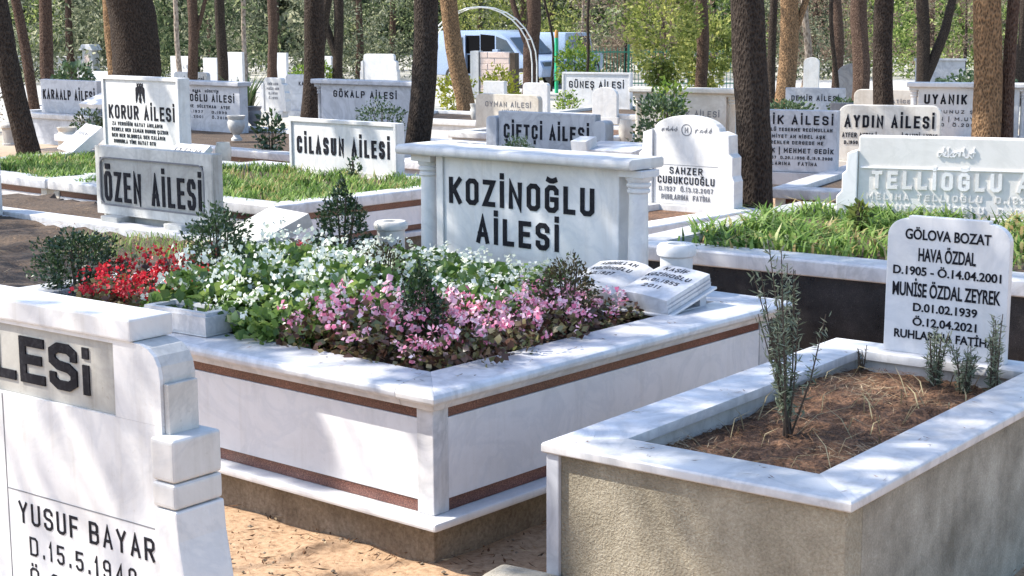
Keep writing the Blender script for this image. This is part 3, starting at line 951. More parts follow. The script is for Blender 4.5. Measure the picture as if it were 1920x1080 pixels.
# ------------------------------------------------------------------ the plain grave with the plate headstone, right front
GO, GR = (0.0889, 4.9203, 0.0), -37.33
def gz(x, y, z=0.0):
    return place(GO, GR, x, y, z)
def plain_grave():
    t = thing("single_grave", "stuccoed single grave with flat grey marble coping and needle-covered soil inside", "grave", GO, GR)
    b = (0.0, 1.062, 0.0, 2.07)
    FLAT = [(0.06, .586), (0.004, .586), (0, .590), (0, .612), (.004, .618), (.012, .62), (.198, .62), (.198, .586)]
    for s in range(4):
        q = Turned(s, *b); q.sweep_x(FLAT, 0.0, q.length(), 1.0, -1.0); q.put().build("coping", M['coping'], t, .002, True)
    for s in (0, 1, 2, 3):
        q = Turned(s, *b); Lx = q.length()
        q.box(.03 if s in (0, 2) else .141, Lx - (.03 if s in (0, 2) else .141), .03, .14, -.2, .5855)
        q.put().build("wall", M['stucco'] if s in (0, 2) else M['render'], t, .004)
    for s in range(4):
        q = Turned(s, *b); q.box(.141, q.length() - .141, .1415, .175, .3, .5855); q.put().build("inner_lining", M['aged'], t)
    MB().box(.012, .06, .012, .0295, .1, .5855).build("corner_strip", M['greym'], t, .004)
    xs, ys = np.linspace(.17, .89, 40), np.linspace(.17, 1.90, 70)
    rg = np.random.default_rng(9)
    def sz(x, y):
        return .525 + .05 * math.exp(-((x - .42) / .3) ** 2 - ((y - 1.45) / .4) ** 2) + .03 * math.sin(x * 7 + 1) * math.sin(y * 5) * .5
    vs = [(x, y, sz(x, y) + rg.uniform(-.008, .01)) for y in ys for x in xs]
    fs = [(j * 40 + i, j * 40 + i + 1, (j + 1) * 40 + i + 1, (j + 1) * 40 + i) for j in range(69) for i in range(39)]
    MB().add(vs, fs).build("soil", M['needlesoil'], t)
    # dry needles and stalks lying on it
    n = 5200
    P = np.stack([rg.uniform(.18, .88, n), rg.uniform(.18, 1.88, n)], 1)
    Z = np.array([sz(a, b_) for a, b_ in P]) + rg.uniform(.004, .022, n)
    v, f = leaves(np.column_stack([P, Z]), .075, .035, -.0, rg, droop=0)
    v[:, 2] = Z.repeat(4) + (v[:, 2] - Z.repeat(4)) * .22
    a = R(GR); ca, sa = math.cos(a), math.sin(a)
    me = fast_mesh("pine_needle_litter", [(v, f, 0)], [M['needle']])
    o = kind(link("pine_needle_litter", me), "stuff")
    o.location, o.rotation_euler = GO, (0, 0, a)
    n = 70
    P = np.stack([rg.uniform(.2, .86, n), rg.uniform(.25, 1.85, n)], 1)
    Z = np.array([sz(a_, b_) for a_, b_ in P])
    v, f = blades(np.column_stack([P, Z]), .10, .004, rg, 1.6, 1.2)
    o = kind(link("dry_grass", fast_mesh("dry_grass", [(v, f, 0)], [M['straw']])), "stuff")
    o.location, o.rotation_euler = GO, (0, 0, a)
    # the rough concrete block at its foot
    k = thing("concrete_block", "rough concrete block on the ground at the left foot of the stuccoed grave", "block", gz(-.03, -.04, 0), GR + 6)
    mb = MB().box(-.13, .12, -.09, .065, -.05, .19)
    ob = mb.build("concrete_block", M['render'], k, .03, True, seg=3)
    ob.name = "lump"
plain_grave()

def plate_stone():
    t = thing("headstone", "thin white plate headstone with rounded shoulders and seven black lines, on the stuccoed grave", "headstone", gz(.515, 1.95, .62), GR)
    pts = [(-.25, 0), (.245, 0), (.247, .462)]
    for k in range(1, 8):
        a = k / 8 * math.pi / 2
        pts.append((.247 - .082 * (1 - math.cos(a)), .462 + .072 * math.sin(a)))
    pts += [(.163, .534), (.163, .545), (-.163, .545), (-.163, .534)]
    for k in range(1, 8):
        a = math.pi / 2 * (1 - k / 8)
        pts.append((-.247 + .082 * (1 - math.cos(a)), .462 + .072 * math.sin(a)))
    pts.append((-.247, .462))
    MB().prism(pts, 0, .036).build("slab", M['slabm'], t, .003)
    rows = [("GÖLOVA BOZAT", .455, .041, .345), ("HAVA ÖZDAL", .371, .052, .232), ("D.1905 - Ö.14.04.2001", .314, .034, .437), ("MUNİSE ÖZDAL ZEYREK", .229, .055, .437),
            ("D.01.02.1939", .171, .033, .26), ("Ö.12.04.2021", .114, .033, .26), ("RUHLARINA FATİHA", .060, .034, .41)]
    for s, z, h, w in rows:
        type_line(t, s, 0.0, z, h, w, M['paint'], bold=.02)
plate_stone()

def sprig(name, label, loc, h, w, n_stem, mat, seed, density=60, leaf=.026, cat="plant"):
    rg = np.random.default_rng(seed); rr = random.Random(seed)
    t = thing(name, label, cat, loc)
    sm = MB(); C = []; O = []
    for k in range(n_stem):
        a = rr.uniform(0, 6.28); q = w * rr.uniform(.1, .55); hh = h * rr.uniform(.55, 1.0)
        b0 = (rr.uniform(-.02, .02), rr.uniform(-.02, .02), -.02)
        ww = rr.uniform(.3, .8); p1 = (q * ww * math.cos(a + rr.uniform(-.25, .25)), q * ww * math.sin(a + rr.uniform(-.25, .25)), hh * rr.uniform(.38, .5)); p2 = (q * math.cos(a), q * math.sin(a), hh)
        sm.tube([b0, p1, p2], [.0045, .003, .0015], 5)
        m = int(density * hh / h)
        s = rg.uniform(.22, 1.0, m)
        line = np.where(s[:, None] < .5, np.array(b0) + (np.array(p1) - np.array(b0)) * (s[:, None] * 2), np.array(p1) + (np.array(p2) - np.array(p1)) * ((s[:, None] - .5) * 2))
        off = rg.normal(size=(m, 3)); off[:, 2] *= .3; off /= np.linalg.norm(off, axis=1)[:, None]
        C.append(line + off * leaf * .45); O.append(off)
    v, f = leaves(np.concatenate(C), leaf, .17, .55, rg, outward=np.concatenate(O))
    link("foliage", fast_mesh("foliage", [(v, f, 0)], [mat]), t)
    sm.build("stem", M['stem'], t)
    return t
sprig("rosemary_bush", "tall wispy rosemary bush in the near left of the stuccoed grave", gz(.45, .80, .52), .70, .29, 16, M['rosemary'], 41, 95, .034)
for i, (x, y, h) in enumerate(((.56, 1.78, .25), (.68, 1.76, .21), (.78, 1.80, .33))):
    sprig("rosemary_sprig", ["left one of three rosemary sprigs before the plate headstone", "shortest of three rosemary sprigs, standing in the middle before the plate headstone",
          "tallest of three rosemary sprigs, at the right edge of the plate headstone"][i], gz(x, y, .52), h, .13, 9, M['rosemary'], 50 + i, 75, .03)
sprig("dry_sprig", "small reddish dry sprig at the back left inner corner of the stuccoed grave", gz(.25, 1.8, .53), .16, .1, 5, M['brownshrub'], 60, 18, .02)

# ------------------------------------------------------------------ foreground headstone, left
FO, FR_ = (-0.909, 4.025, 0.0), -37.4
def foreground_stone():
    t = thing("headstone", "large weathered white headstone cropped by the left edge, with raised letters and stacked pillar blocks", "headstone", FO, FR_)
    body = [(-1.75, .25), (.012, .25), (.012, 1.03), (.006, 1.062), (-.008, 1.087), (-.032, 1.105), (-.062, 1.114), (-.092, 1.116), (-1.75, 1.116)]
    MB().prism(body, .0122, .12).build("slab", M['aged'], t, .004)
    fr = MB()
    fr.prism([(-.17, .907), (.0115, .907), (.0115, 1.03), (.0055, 1.062), (-.0085, 1.087), (-.0325, 1.105), (-.0625, 1.114), (-.092, 1.1155), (-.17, 1.1155)], 0, .012)
    fr.box(-1.75, .0115, 0, .012, .25, .9065)
    fr.box(-1.75, -1.5, 0, .012, .907, 1.1155)
    fr.box(-1.4995, -.1705, 0, .012, 1.104, 1.1155)
    fr.build("face_plate", M['marble'], t)
    MB().box(-1.78, -.088, -.010, .135, 1.117, 1.176).build("cap", M['marble'], t, .006)
    MB().box(.0125, .03, .01, .11, .885, 1.018).build("shoulder_block", M['aged'], t, .003)
    for z0, z1, x0, x1 in ((.773, .886, -.004, .086), (.702, .770, -.002, .086)):
        MB().box(x0, x1, -.03, .135, z0, z1).build("pillar_block", M['marble'], t, .012, seg=3)
    MB().prism([(.035, .2), (.16, .2), (.112, .52), (.094, .62), (.088, .699), (.0, .699), (.006, .62), (.02, .52)], -.03, .135).build("pillar_block", M['marble'], t, .006)
    MB().box(-1.9, .2, -.12, .25, -.1, .2495).build("plinth", M['aged'], t, .01)
    MB().box(-1.4985, -.1715, .0095, .0118, .908, 1.103).build("recessed_panel", M['inset'], t)
    lettering(t, "AİLESi", -.59, .945, .130, .62, .205, M['paint'], gw=.88, sp=.16, depth=.007, y=.0122)
    g = MB().box(-.664, -.032, -.0012, .002, .6245, .6275)
    g.build("ruled_line", M['greypaint'], t)
    MB().box(-.667, -.664, -.0012, .002, .25, .9).build("ruled_line", M['greypaint'], t)
    lettering(t, "YUSUF BAYAR", -.327, .533, .063, .58, .13, M['paint'], gw=.62, sp=.30, depth=.0015)
    lettering(t, "D.15.5.1940", -.345, .443, .055, .46, .12, M['paint'], gw=.62, sp=.36, depth=.0015)
    lettering(t, "Ö.21.", -.48, .350, .058, .2, .12, M['paint'], gw=.62, sp=.36, depth=.0015)
foreground_stone()
# ------------------------------------------------------------------ neighbouring graves
def bed(label, origin, rz, w, l, ztop, style="banded", fill=None, cw=.2, th=.09, cop='coping', wall='slabm', side=None, group=None):
    """origin: front right corner at ground level; the bed runs w to the left and l to the back"""
    gz0 = ground_z(origin[1])
    t = thing("grave_bed", label, "grave", (origin[0], origin[1], gz0), rz, group)
    b = (-w, 0.0, 0.0, l)
    H = ztop - 0.0
    P = [(0.05, H - th), (0.004, H - th), (-.004, H - th + .006), (-.004, H - .012), (.006, H), (cw, H), (cw, H - th)]
    for s in range(4):
        q = Turned(s, *b); q.sweep_x(P, 0.0, q.length(), 1.0, -1.0); q.put().build("coping", M[cop], t, .004, True)
        q = Turned(s, *b); Lx = q.length()
        lo, hi = .15, H - th - .0015
        e0 = .04 if s in (0, 2) else .17
        if style == "banded":
            q.box(.12, Lx - .12, .036, .06, lo + .05, hi - .055); q.put().build("side_panel", M[wall], t, .002)
            for z0, z1 in ((lo + .003, lo + .048), (hi - .053, hi)):
                q = Turned(s, *b); q.box(.12, Lx - .12, .04, .06, z0, z1); q.put().build("granite_band", M['brown'], t)
            q = Turned(s, *b); q.box(.12, Lx - .12, .062, .16, -.3, hi); q.put().build("wall_core", M['concrete'], t)
        else:
            q.box(e0, Lx - e0, .04, .165, -.3, hi); q.put().build("wall", M[(side if (side and s in (1, 3)) else wall)], t, .003)
    if style == "banded":
        for x0, x1 in ((-.118, -.03), (-w + .03, -w + .118)):
            for y0, y1 in ((.03, .118), (l - .118, l - .03)):
                MB().box(x0, x1, y0, y1, lo - .3, H - th - .001).build("corner_post", M['cream'], t, .004)
        MB().box(-w - .03, .03, -.03, l + .03, .11, .15).build("base_ledge", M['marble'], t, .006)
        MB().box(-w + .03, -.03, .03, l - .03, -.5, .109).build("footing", M['concrete'], t)
    zs = H - .05
    MB().box(-w + cw - .01, -cw + .01, cw - .01, l - cw + .01, zs - .1, zs).build("soil", M['needlesoil' if fill == 'needles' else 'soil'], t)
    return t

def grass_on(name, origin, rz, x0, x1, y0, y1, z, n, h, w, mat, seed, lean=.5, bend=.5):
    rg = np.random.default_rng(seed)
    m = int(n * .9)
    tuft = np.stack([rg.uniform(x0, x1, 90), rg.uniform(y0, y1, 90)], 1)
    pick = rg.integers(0, 90, m)
    P = tuft[pick] + rg.normal(size=(m, 2)) * .07
    P = np.concatenate([P, np.stack([rg.uniform(x0, x1, n - m), rg.uniform(y0, y1, n - m)], 1)])
    P[:, 0] = np.clip(P[:, 0], x0, x1); P[:, 1] = np.clip(P[:, 1], y0, y1)
    v, f = blades(np.column_stack([P, np.full(len(P), z)]), h, w, rg, lean, bend)
    o = kind(link(name, fast_mesh(name, [(v, f, 0)], [mat])), "stuff")
    o.location = (origin[0], origin[1], ground_z(origin[1]))
    o.rotation_euler = (0, 0, R(rz))
    return o

bed("banded marble grave bed with grass and pale corner posts, below the long white sign", (-1.82, 12.30), -41.8, 3.12, 2.45, .50, side=None)
grass_on("bed_grass", (-1.82, 12.30), -41.8, -3.0, -.1, .1, 2.25, .45, 8000, .095, .011, M['grass'], 101)
bed("banded grave bed with grass at the left edge, behind the bare earth", (-4.19, 14.43), -41.8, 2.4, 2.2, .50)
grass_on("bed_grass", (-4.19, 14.43), -41.8, -2.3, -.1, .1, 2.1, .45, 6000, .095, .011, M['grass'], 102)
bed("long grave bed with dark bands and grey panels, behind the long white sign headstone", (-1.3, 16.73), -42, 6.2, 2.6, .45, wall='greym')
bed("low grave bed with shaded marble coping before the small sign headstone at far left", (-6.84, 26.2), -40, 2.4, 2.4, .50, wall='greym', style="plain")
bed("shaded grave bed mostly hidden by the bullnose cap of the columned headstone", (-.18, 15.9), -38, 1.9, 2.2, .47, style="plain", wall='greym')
bed("sunlit grave bed with tan sides and bare red earth, under the arched tall headstone", (.52, 11.08), -42, 1.0, 2.15, .42, style="plain", wall='cream', fill='needles', cop='marble')
bed("black granite grave bed with white coping and tall strap grass", (3.76, 6.90), -35.5, 3.9, 2.45, .655, style="plain", wall='black', cop='coping', cw=.22)
grass_on("strap_grass", (3.76, 6.90), -35.5, -3.72, -.18, .17, 2.15, .60, 4600, .15, .016, M['grass'], 103, .9, 1.1)
bed("grave bed with a brown band and shaded coping, below the blue-grey headstone with small writing", (3.35, 12.87), -27, 1.32, 2.3, .50, cop='coping')
bed("grave bed with sunlit earth, below the cream headstone with large black letters", (4.95, 14.4), -20, 1.9, 2.0, .47, style="plain", wall='cream', fill='needles')
bed("sunlit white grave bed beside the leaning tree behind the shaded low sign", (1.2, 21.5), -36, 2.6, 2.3, .38, style="plain", wall='marble', fill='needles', cop='marble')
bed("bright white grave bed behind the low shaded sign, before the green fence", (3.2, 27.5), -27, 3.0, 2.5, .40, style="plain", wall='marble', cop='marble')
bed("shaded bluish grave bed with stepped coping at the right edge", (7.1, 17.6), -20, 2.3, 2.2, .45, style="plain", wall='greym')
bed("small bright grave bed at far left behind the crossing tree trunks", (-8.2, 31.5), -38, 2.4, 2.2, .4, style="plain", wall='marble', cop='marble')
bed("long white kerbed grave bed on bright ground behind the leaning tree", (-.6, 27.0), -36, 2.6, 2.2, .36, style="plain", wall='marble', cop='marble')

# raised bare earth between the flower grave and the framed grey headstone
def terrace():
    out = [(-2.62, 7.42), (-1.16, 9.15), (-1.0, 10.5), (-1.9, 12.1), (-4.3, 14.2), (-6.6, 14.6), (-6.6, 9.0), (-3.6, 7.0)]
    mb = MB()
    n = 46
    xs, ys = np.linspace(-6.4, -.9, n), np.linspace(6.8, 14.4, n)
    import mathutils.geometry as mg
    poly = [Vector(p) for p in out]
    rg = np.random.default_rng(4)
    def inside(x, y):
        c = False
        for i in range(len(out)):
            (x1, y1), (x2, y2) = out[i - 1], out[i]
            if (y1 > y) != (y2 > y) and x < (x2 - x1) * (y - y1) / (y2 - y1) + x1:
                c = not c
        return c
    idx, vs, fs = {}, [], []
    Z = {}
    for j in range(n):
        for i in range(n):
            x, y = xs[i], ys[j]
            Z[i, j] = (.40 + rg.uniform(-.015, .02) + .02 * math.sin(x * 5) * math.sin(y * 4)) if inside(x, y) else 0.0
    for j in range(n):
        for i in range(n):
            idx[i, j] = len(vs); vs.append((xs[i], ys[j], Z[i, j]))
    for j in range(n - 1):
        for i in range(n - 1):
            q = [(i, j), (i + 1, j), (i + 1, j + 1), (i, j + 1)]
            if any(Z[k] > 0 for k in q):
                fs.append(tuple(idx[k] for k in q))
    o = mb.add(vs, fs).build("earth_terrace", M['soil'], smooth=True)
    kind(o, "structure")
    k = kind(MB().slab([(-5.6, 13.86), (-1.62, 10.52), (-1.50, 10.66), (-5.48, 14.0)], .30, .445).build("kerb", M['coping'], bevel=.01), "structure")
    rg = np.random.default_rng(8)
    P = []
    while len(P) < 2600:
        x, y = rg.uniform(-5, -1.1), rg.uniform(7.2, 13)
        if inside(x, y): P.append((x, y, .425))
    v, f = leaves(np.array(P), .11, .04, 0, rg)
    v[:, 2] = .425 + (v[:, 2] - .425) * .2
    kind(link("needle_litter", fast_mesh("needle_litter", [(v, f, 0)], [M['needle']])), "stuff")
    P = [(x, y, .40) for x, y in zip(rg.uniform(-3.0, -1.7, 900), rg.uniform(10.2, 11.3, 900)) if inside(x, y)]
    v, f = blades(np.array(P), .07, .006, rg, .8, .6)
    kind(link("terrace_weeds", fast_mesh("terrace_weeds", [(v, f, 0)], [M['grass']])), "stuff")
terrace()

# ------------------------------------------------------------------ the other headstones
def round_rect(w, h, r, only_top=True, n=6):
    p = []
    def arc(cx, cz, a0):
        for k in range(n + 1):
            a = a0 + k / n * math.pi / 2
            p.append((cx + r * math.cos(a), cz + r * math.sin(a)))
    if only_top:
        p += [(-w / 2, 0), (w / 2, 0)]
    else:
        arc(-w / 2 + r, r, math.pi); arc(w / 2 - r, r, 1.5 * math.pi)
    arc(w / 2 - r, h - r, 0); arc(-w / 2 + r, h - r, math.pi / 2)
    return p

def arch_top(w, h, rise, n=12):
    p = [(-w / 2, 0), (w / 2, 0)]
    for k in range(n + 1):
        a = math.pi * k / n
        p.append((w / 2 * math.cos(a), h - rise + rise * math.sin(a)))
    return p

def headstone(label, pos, rz, w, h, mat, texts=(), t=.11, shape="plain", paint='paint', group=None, cap=None, cols=False, frame=None, sides=None, name="headstone", tilt=0.0):
    o = thing(name, label, "headstone", pos, rz, group)
    if tilt:
        o.rotation_euler = (R(-tilt), 0, R(rz))
    hh = h - (.06 if cap else 0)
    W = w - (.22 if cols else 0)
    if shape == "round": pts = round_rect(W, hh, min(.09, W * .12))
    elif shape == "arch": pts = arch_top(W, hh, W * .32)
    elif shape == "bigarch": pts = arch_top(W, hh, W * .2)
    else: pts = [(-W / 2, 0), (W / 2, 0), (W / 2, hh), (-W / 2, hh)]
    MB().prism(pts, 0, t).build("slab", M[mat], o, .008)
    MB().box(-w / 2 - .03, w / 2 + .03, -.03, t + .03, -.12, -.001).build("base", M[mat], o, .006)
    if cap:
        MB().box(-w / 2 - cap, w / 2 + cap, -.05, t + .05, hh + .001, h).build("cap", M[mat], o, .014)
    if cols:
        for s in (-1, 1):
            column(o, s * (w / 2 - .055), t * .5, 0, hh, .042, M[mat], 14)
    if frame:
        b = frame
        fr = MB()
        fr.box(-W / 2, W / 2, -.018, -.0005, hh - b, hh); fr.box(-W / 2, W / 2, -.018, -.0005, 0, b)
        fr.box(-W / 2, -W / 2 + b, -.018, -.0005, b, hh - b); fr.box(W / 2 - b, W / 2, -.018, -.0005, b, hh - b)
        fr.build("frame", M[mat], o, .002)
    if sides:
        for s in (-1, 1):
            sm = MB(); x0 = s * (W / 2 + .002); x1 = s * (W / 2 + sides)
            q = [(x0, 0), (x1 * 1.04, 0), (x1 * 1.04, hh * .30), (x1, hh * .36), (x1, hh * .56), (s * (W / 2 + sides * .75), hh * .60), (s * (W / 2 + sides * .7), hh * .80), (x0, hh * .84)]
            sm.prism(q if s > 0 else q[::-1], -.02, t + .02).build("side_scroll", M[mat], o, .006)
    for tx in texts:
        s, xc, z, th_, wd = tx[:5]
        kw = tx[5] if len(tx) > 5 else {}
        kw = dict(kw)
        kw.setdefault('depth', .004); kw.setdefault('t', .18)
        pm = kw.pop('paint', paint)
        lettering(o, s, xc * w, z * h, th_, wd * w if wd else None, mat=M[pm], **kw)
    return o

X0 = {}
# framed grey headstone on two feet (bare earth, left)
def framed_stone():
    o = thing("headstone", "grey headstone with deep black letters in a rounded frame, standing on two square feet", "headstone", (-2.60, 11.62, .415), -40)
    w, h = 1.34, .575
    MB().box(-w / 2, w / 2, .012, .10, .07, h).build("slab", M['inset'], o, .008)
    inner = [(a - .02, b) for a, b in round_rect(w - .14, .35, .06, False)]
    outer_top = h; m = MB()
    x0, x1, z0, z1 = -w / 2 + .05, w / 2 - .09, .14, .49
    for bx in ((-w / 2, x0, .07, h), (x1, w / 2, .07, h), (x0, x1, z1, h), (x0, x1, .07, z0)):
        m.box(bx[0], bx[1], 0, .0118, bx[2], bx[3])
    m.build("frame", M['oldgrey'], o)
    g = MB()
    pts = [(a + 0, b + z0) for a, b in inner]
    stroke(g, pts + ['c'], .006, -.0035, .004)
    g.build("groove", M['greypaint'], o)
    lettering(o, "ÖZEN AİLESİ", -.02, .165, .225, 1.12, .15, M['paint'], gw=.46, sp=.2, depth=.006, y=.012)
    for x in (-.40, .34):
        MB().box(x - .1, x + .1, -.10, .2, -.06, .069).build("foot", M['oldgrey'], o, .008)
    MB().box(-w / 2, w / 2, .06, .15, .0, .0698).build("foot_rail", M['oldgrey'], o)
framed_stone()
tag_ = headstone("white headstone with a black two headed eagle emblem above large black letters", (-3.82, 16.7, .50), -42, 1.33, .82, 'marble',
    [("KORUR AİLESİ", 0, .46, .145, .86, dict(gw=.6)), ("ZA VERDİĞİN HAYAT ANILARIN", -.06, .375, .038, .66), ("RENKLE HER ZAMAN RUHUN ÇIZDIN", -.03, .30, .038, .74), ("BEN HER OLDUKÇA SEN KALARIN", -.05, .225, .038, .70), ("RUHUNLA YİNE HAYAT OTU", -.10, .15, .038, .55)], t=.13, frame=.035)
def eagle(o, y, zc, s):
    mb = MB()
    def poly(p, k):
        for sx in (1, -1):
            q = [(a * sx * s * .72, zc + b * s) for a, b in p]
            mb.prism(q if sx > 0 else q[::-1], y - .004 - k * .0003, y)
    poly([(0, -.5), (.16, -.42), (.20, -.05), (.14, .22), (0, .25)], 0)                          # body
    poly([(.0, .2), (.12, .2), (.16, .45), (.14, .62), (.34, .70), (.14, .80), (.03, .66)], 1)    # neck, head, beak
    poly([(.18, .0), (.24, .45), (.42, .72), (.60, .80)[::1], (.66, .55), (.50, .30), (.42, .0), (.36, -.18)], 2)   # shoulder
    for k, (x0, x1, zb) in enumerate(((.36, .48, -.35), (.5, .62, -.6), (.64, .76, -.85), (.78, .92, -1.0))):
        poly([(x0, zb + .25), (x0 + .06, zb), (x1, zb + .25), (x1 - .02, .50 - .05 * k), (x0 - .06, .52 - .03 * k)], 3 + k)   # feathers
    poly([(.06, -.42), (.2, -.5), (.30, -.72), (.18, -.68)], 8)
    poly([(0, -.45), (.1, -.48), (.2, -.85), (.08, -1.0), (0, -1.0)], 9)                        # tail
    mb.build("eagle_emblem", M['paint'], o)
eagle(tag_, -.0005, .665, .115)
headstone("grey headstone with a heavy cap and small writing, partly behind the eagle headstone", (-4.13, 22.0, .36), -40, 1.35, .70, 'greym',
    [("İPOĞLU AİLESİ", .02, .60, .10, .8), ("BABA   HÜSEYİN", -.02, .78, .035, .4), ("ANNE  SÜLEYMAN   AYŞE", .0, .48, .04, .7), ("D.1927    D.1930", .0, .38, .035, .6), ("Ö.2001    Ö.2010", .0, .28, .035, .6)], cap=.03, t=.14)
headstone("small grey sign headstone with bold black letters between two tree trunks at far left", (-7.45, 27.29, .31), -40, 1.6, .56, 'greym', [("KARAALP AİLESİ", 0, .40, .17, .92, dict(t=.2))])
headstone("long white sign headstone with a raised border and bold black letters standing in grass", (-1.58, 15.06, .47), -40, 1.42, .50, 'marble', [("CİLASUN AİLESİ", 0, .34, .165, .87, dict(t=.2, gw=.5))], frame=.03, t=.1)
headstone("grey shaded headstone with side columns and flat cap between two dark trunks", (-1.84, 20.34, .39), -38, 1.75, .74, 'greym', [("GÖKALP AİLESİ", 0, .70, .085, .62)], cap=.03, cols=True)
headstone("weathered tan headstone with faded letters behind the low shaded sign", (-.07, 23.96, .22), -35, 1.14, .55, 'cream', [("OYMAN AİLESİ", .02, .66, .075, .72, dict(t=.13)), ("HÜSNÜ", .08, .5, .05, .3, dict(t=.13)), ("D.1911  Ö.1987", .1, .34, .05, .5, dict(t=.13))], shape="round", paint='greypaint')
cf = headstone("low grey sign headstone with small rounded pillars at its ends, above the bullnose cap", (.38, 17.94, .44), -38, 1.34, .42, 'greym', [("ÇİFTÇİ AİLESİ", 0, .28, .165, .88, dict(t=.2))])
for s in (-1, 1):
    MB().prism([(s * .75 + a, b) for a, b in round_rect(.15, .36, .05)], -.03, .13).build("end_pillar", M['greym'], cf, .006)
headstone("white panelled headstone with dark letters before the green fence, half hidden by a blank slab", (1.61, 30.77, .14), -25, 1.40, .70, 'marble', [("GÜNEŞ AİLESİ", 0, .58, .13, .80, dict(t=.16))], frame=.035)
headstone("blank bright white slab with rounded top standing before the panelled headstone", (1.62, 28.2, .16), -25, .46, .52, 'marble', shape="arch")
headstone("blank bright white round-topped slab below the brick pillar, left of the bright green post", (.42, 28.6, .16), -30, .50, .58, 'marble', shape="round")
headstone("blank white slab at the foot of the brick pillar, above the weathered tan headstone", (-.32, 29.4, .14), -30, .44, .60, 'marble', shape="plain")
sz = headstone("tall arched white headstone with carved script and faint lines, left of the thick trunk", (1.40, 12.92, .42), -38, .62, .72, 'marble',
    [("SAHZER", 0, .345, .055, .50, dict(t=.15)), ("CUBUKCUOĞLU", 0, .235, .058, .86, dict(t=.15)), ("D.1927  Ö.13.12.2007", 0, .150, .036, .82, dict(t=.13, paint='greypaint')), ("RUHLARINA  FATİHA", 0, .055, .042, .74, dict(t=.13, paint='greypaint'))], shape="bigarch", sides=.13, t=.1)
def script(o, xc, zc, s, seed, depth, mat, n=7, y=0.0, name="carved_script"):
    rr = random.Random(seed); mb = MB()
    for k in range(n):
        x = xc + (k / (n - 1) - .5) * s * 2.2
        a = [(x + s * .28 * math.cos(u) * rr.uniform(.7, 1.2), zc + s * .22 * math.sin(u * rr.choice((1, 1, 1.5))) * rr.uniform(.6, 1.3)) for u in np.linspace(rr.uniform(0, 3), rr.uniform(4, 7), 8)]
        stroke(mb, a, s * .035, y - depth - k * .0002, y + .002)
        if rr.random() < .6:
            stroke(mb, [(x + s * .1, zc - s * .1), (x + s * .16, zc + s * .5)], s * .03, y - depth - .0001 * k, y + .002)
    mb.build(name, mat, o)
script(sz, -.16, .60, .055, 3, .003, M['greypaint'], 4)
script(sz, .16, .60, .055, 4, .003, M['greypaint'], 4)
rg_ = MB(); stroke(rg_, [(.045 * math.cos(a), .605 + .045 * math.sin(a)) for a in np.linspace(0, 2 * math.pi, 17)[:-1]] + ['c'], .003, -.003, .002)
stroke(rg_, [(-.012, .585), (-.012, .622)], .003, -.003, .002); stroke(rg_, [(.012, .585), (.012, .622), (.0, .60)], .003, -.0032, .002)
rg_.build("round_emblem", M['greypaint'], sz)
rl = MB().box(-.30, .30, -.0012, .002, .318, .322); rl.build("ruled_line", M['greypaint'], sz)
headstone("shaded blue-grey headstone with several rows of small writing, right of the thick trunk", (2.60, 15.11, .47), -25, .90, .58, 'greym',
    [("GEDİK AİLESİ", 0, .77, .085, .92), ("MA YESELLÜ YESERME RECİMULLAH", 0, .66, .032, .9), ("TESLİMİYET AH NİBEL AŞK", .02, .55, .032, .72), ("LAR ERENLER DERGEDE HE", .0, .45, .032, .72), ("GEDİK | MEHMET GEDİK", .06, .31, .045, .82), ("D.20.2.1957  D.20.1.1950 Ö.19.9.2000", .03, .21, .028, .86), ("RUHLARINA   FATİHA", .0, .11, .032, .6)])
headstone("cream headstone with rounded corners and large black letters beside the dark leaning trunk", (3.77, 16.14, .47), -20, 1.0, .56, 'cream',
    [("AYDIN AİLESİ", 0, .60, .125, .88, dict(t=.2)), ("AYFER AYDIN |", -.29, .42, .05, .34), ("| BAHRİ AYDIN", .30, .42, .05, .34), ("D.1950 Ö.2001", -.29, .30, .036, .30), ("D.1941 Ö.2005", .30, .30, .036, .30)], shape="round")
tl = headstone("sunlit long white headstone with carved script and white raised letters above strap grass", (2.94, 10.19, .60), -20, 1.47, .56, 'warmwhite',
    [("TELLİOĞLU AİLESİ", .03, .40, .115, .94, dict(paint='warmwhite', depth=.012, t=.2)), ("MELİHA TELLİOĞLU  D.1921 | Ö.1979", .0, .27, .042, .92, dict(paint='warmwhite', depth=.005)), ("YUSUF TELLİOĞLU  D.1918 Ö.1986", .0, .14, .042, .88, dict(paint='warmwhite', depth=.005))], sides=.10, t=.13)
script(tl, -.12, .455, .085, 8, .008, M['warmwhite'], 7, name="raised_script")
script(tl, .45, .455, .085, 9, .008, M['warmwhite'], 5, name="raised_script")
MB().box(-.72, .72, -.012, .0, .352, .362).build("raised_rule", M['warmwhite'], tl, .002)
headstone("pale capped headstone with columns, crossed by the tan tree trunk at right", (5.61, 19.90, .39), -20, 1.42, .70, 'marble', [("UYANIK AİLESİ", 0, .62, .12, .74, dict(t=.2)), ("RUHUNUZ ŞAD", -.1, .46, .04, .5), ("E.UYAN | M.UYAN", -.15, .33, .045, .6), ("D.1930  Ö.2000", -.15, .23, .04, .5)], cap=.03, cols=True)
headstone("weathered columned headstone with a broad pale cap, overgrown by a leafy climber", (2.0, 18.83, .35), -25, 1.25, .74, 'cream', [("ÇELİK AİLESİ", .1, .55, .07, .5, dict(t=.14))], cap=.04, cols=True, paint='greypaint')
headstone("bright white round-shouldered headstone with small grey lines, left of the dark trunk", (-4.60, 31.32, .10), -35, .46, .64, 'marble', [("EMİN AKIN", 0, .78, .045, .6), ("PAKİZE AKIN", 0, .64, .045, .7), ("D.1930", 0, .5, .045, .5), ("Ö.1999", 0, .36, .045, .5)], shape="round", sides=.1, paint='greypaint')
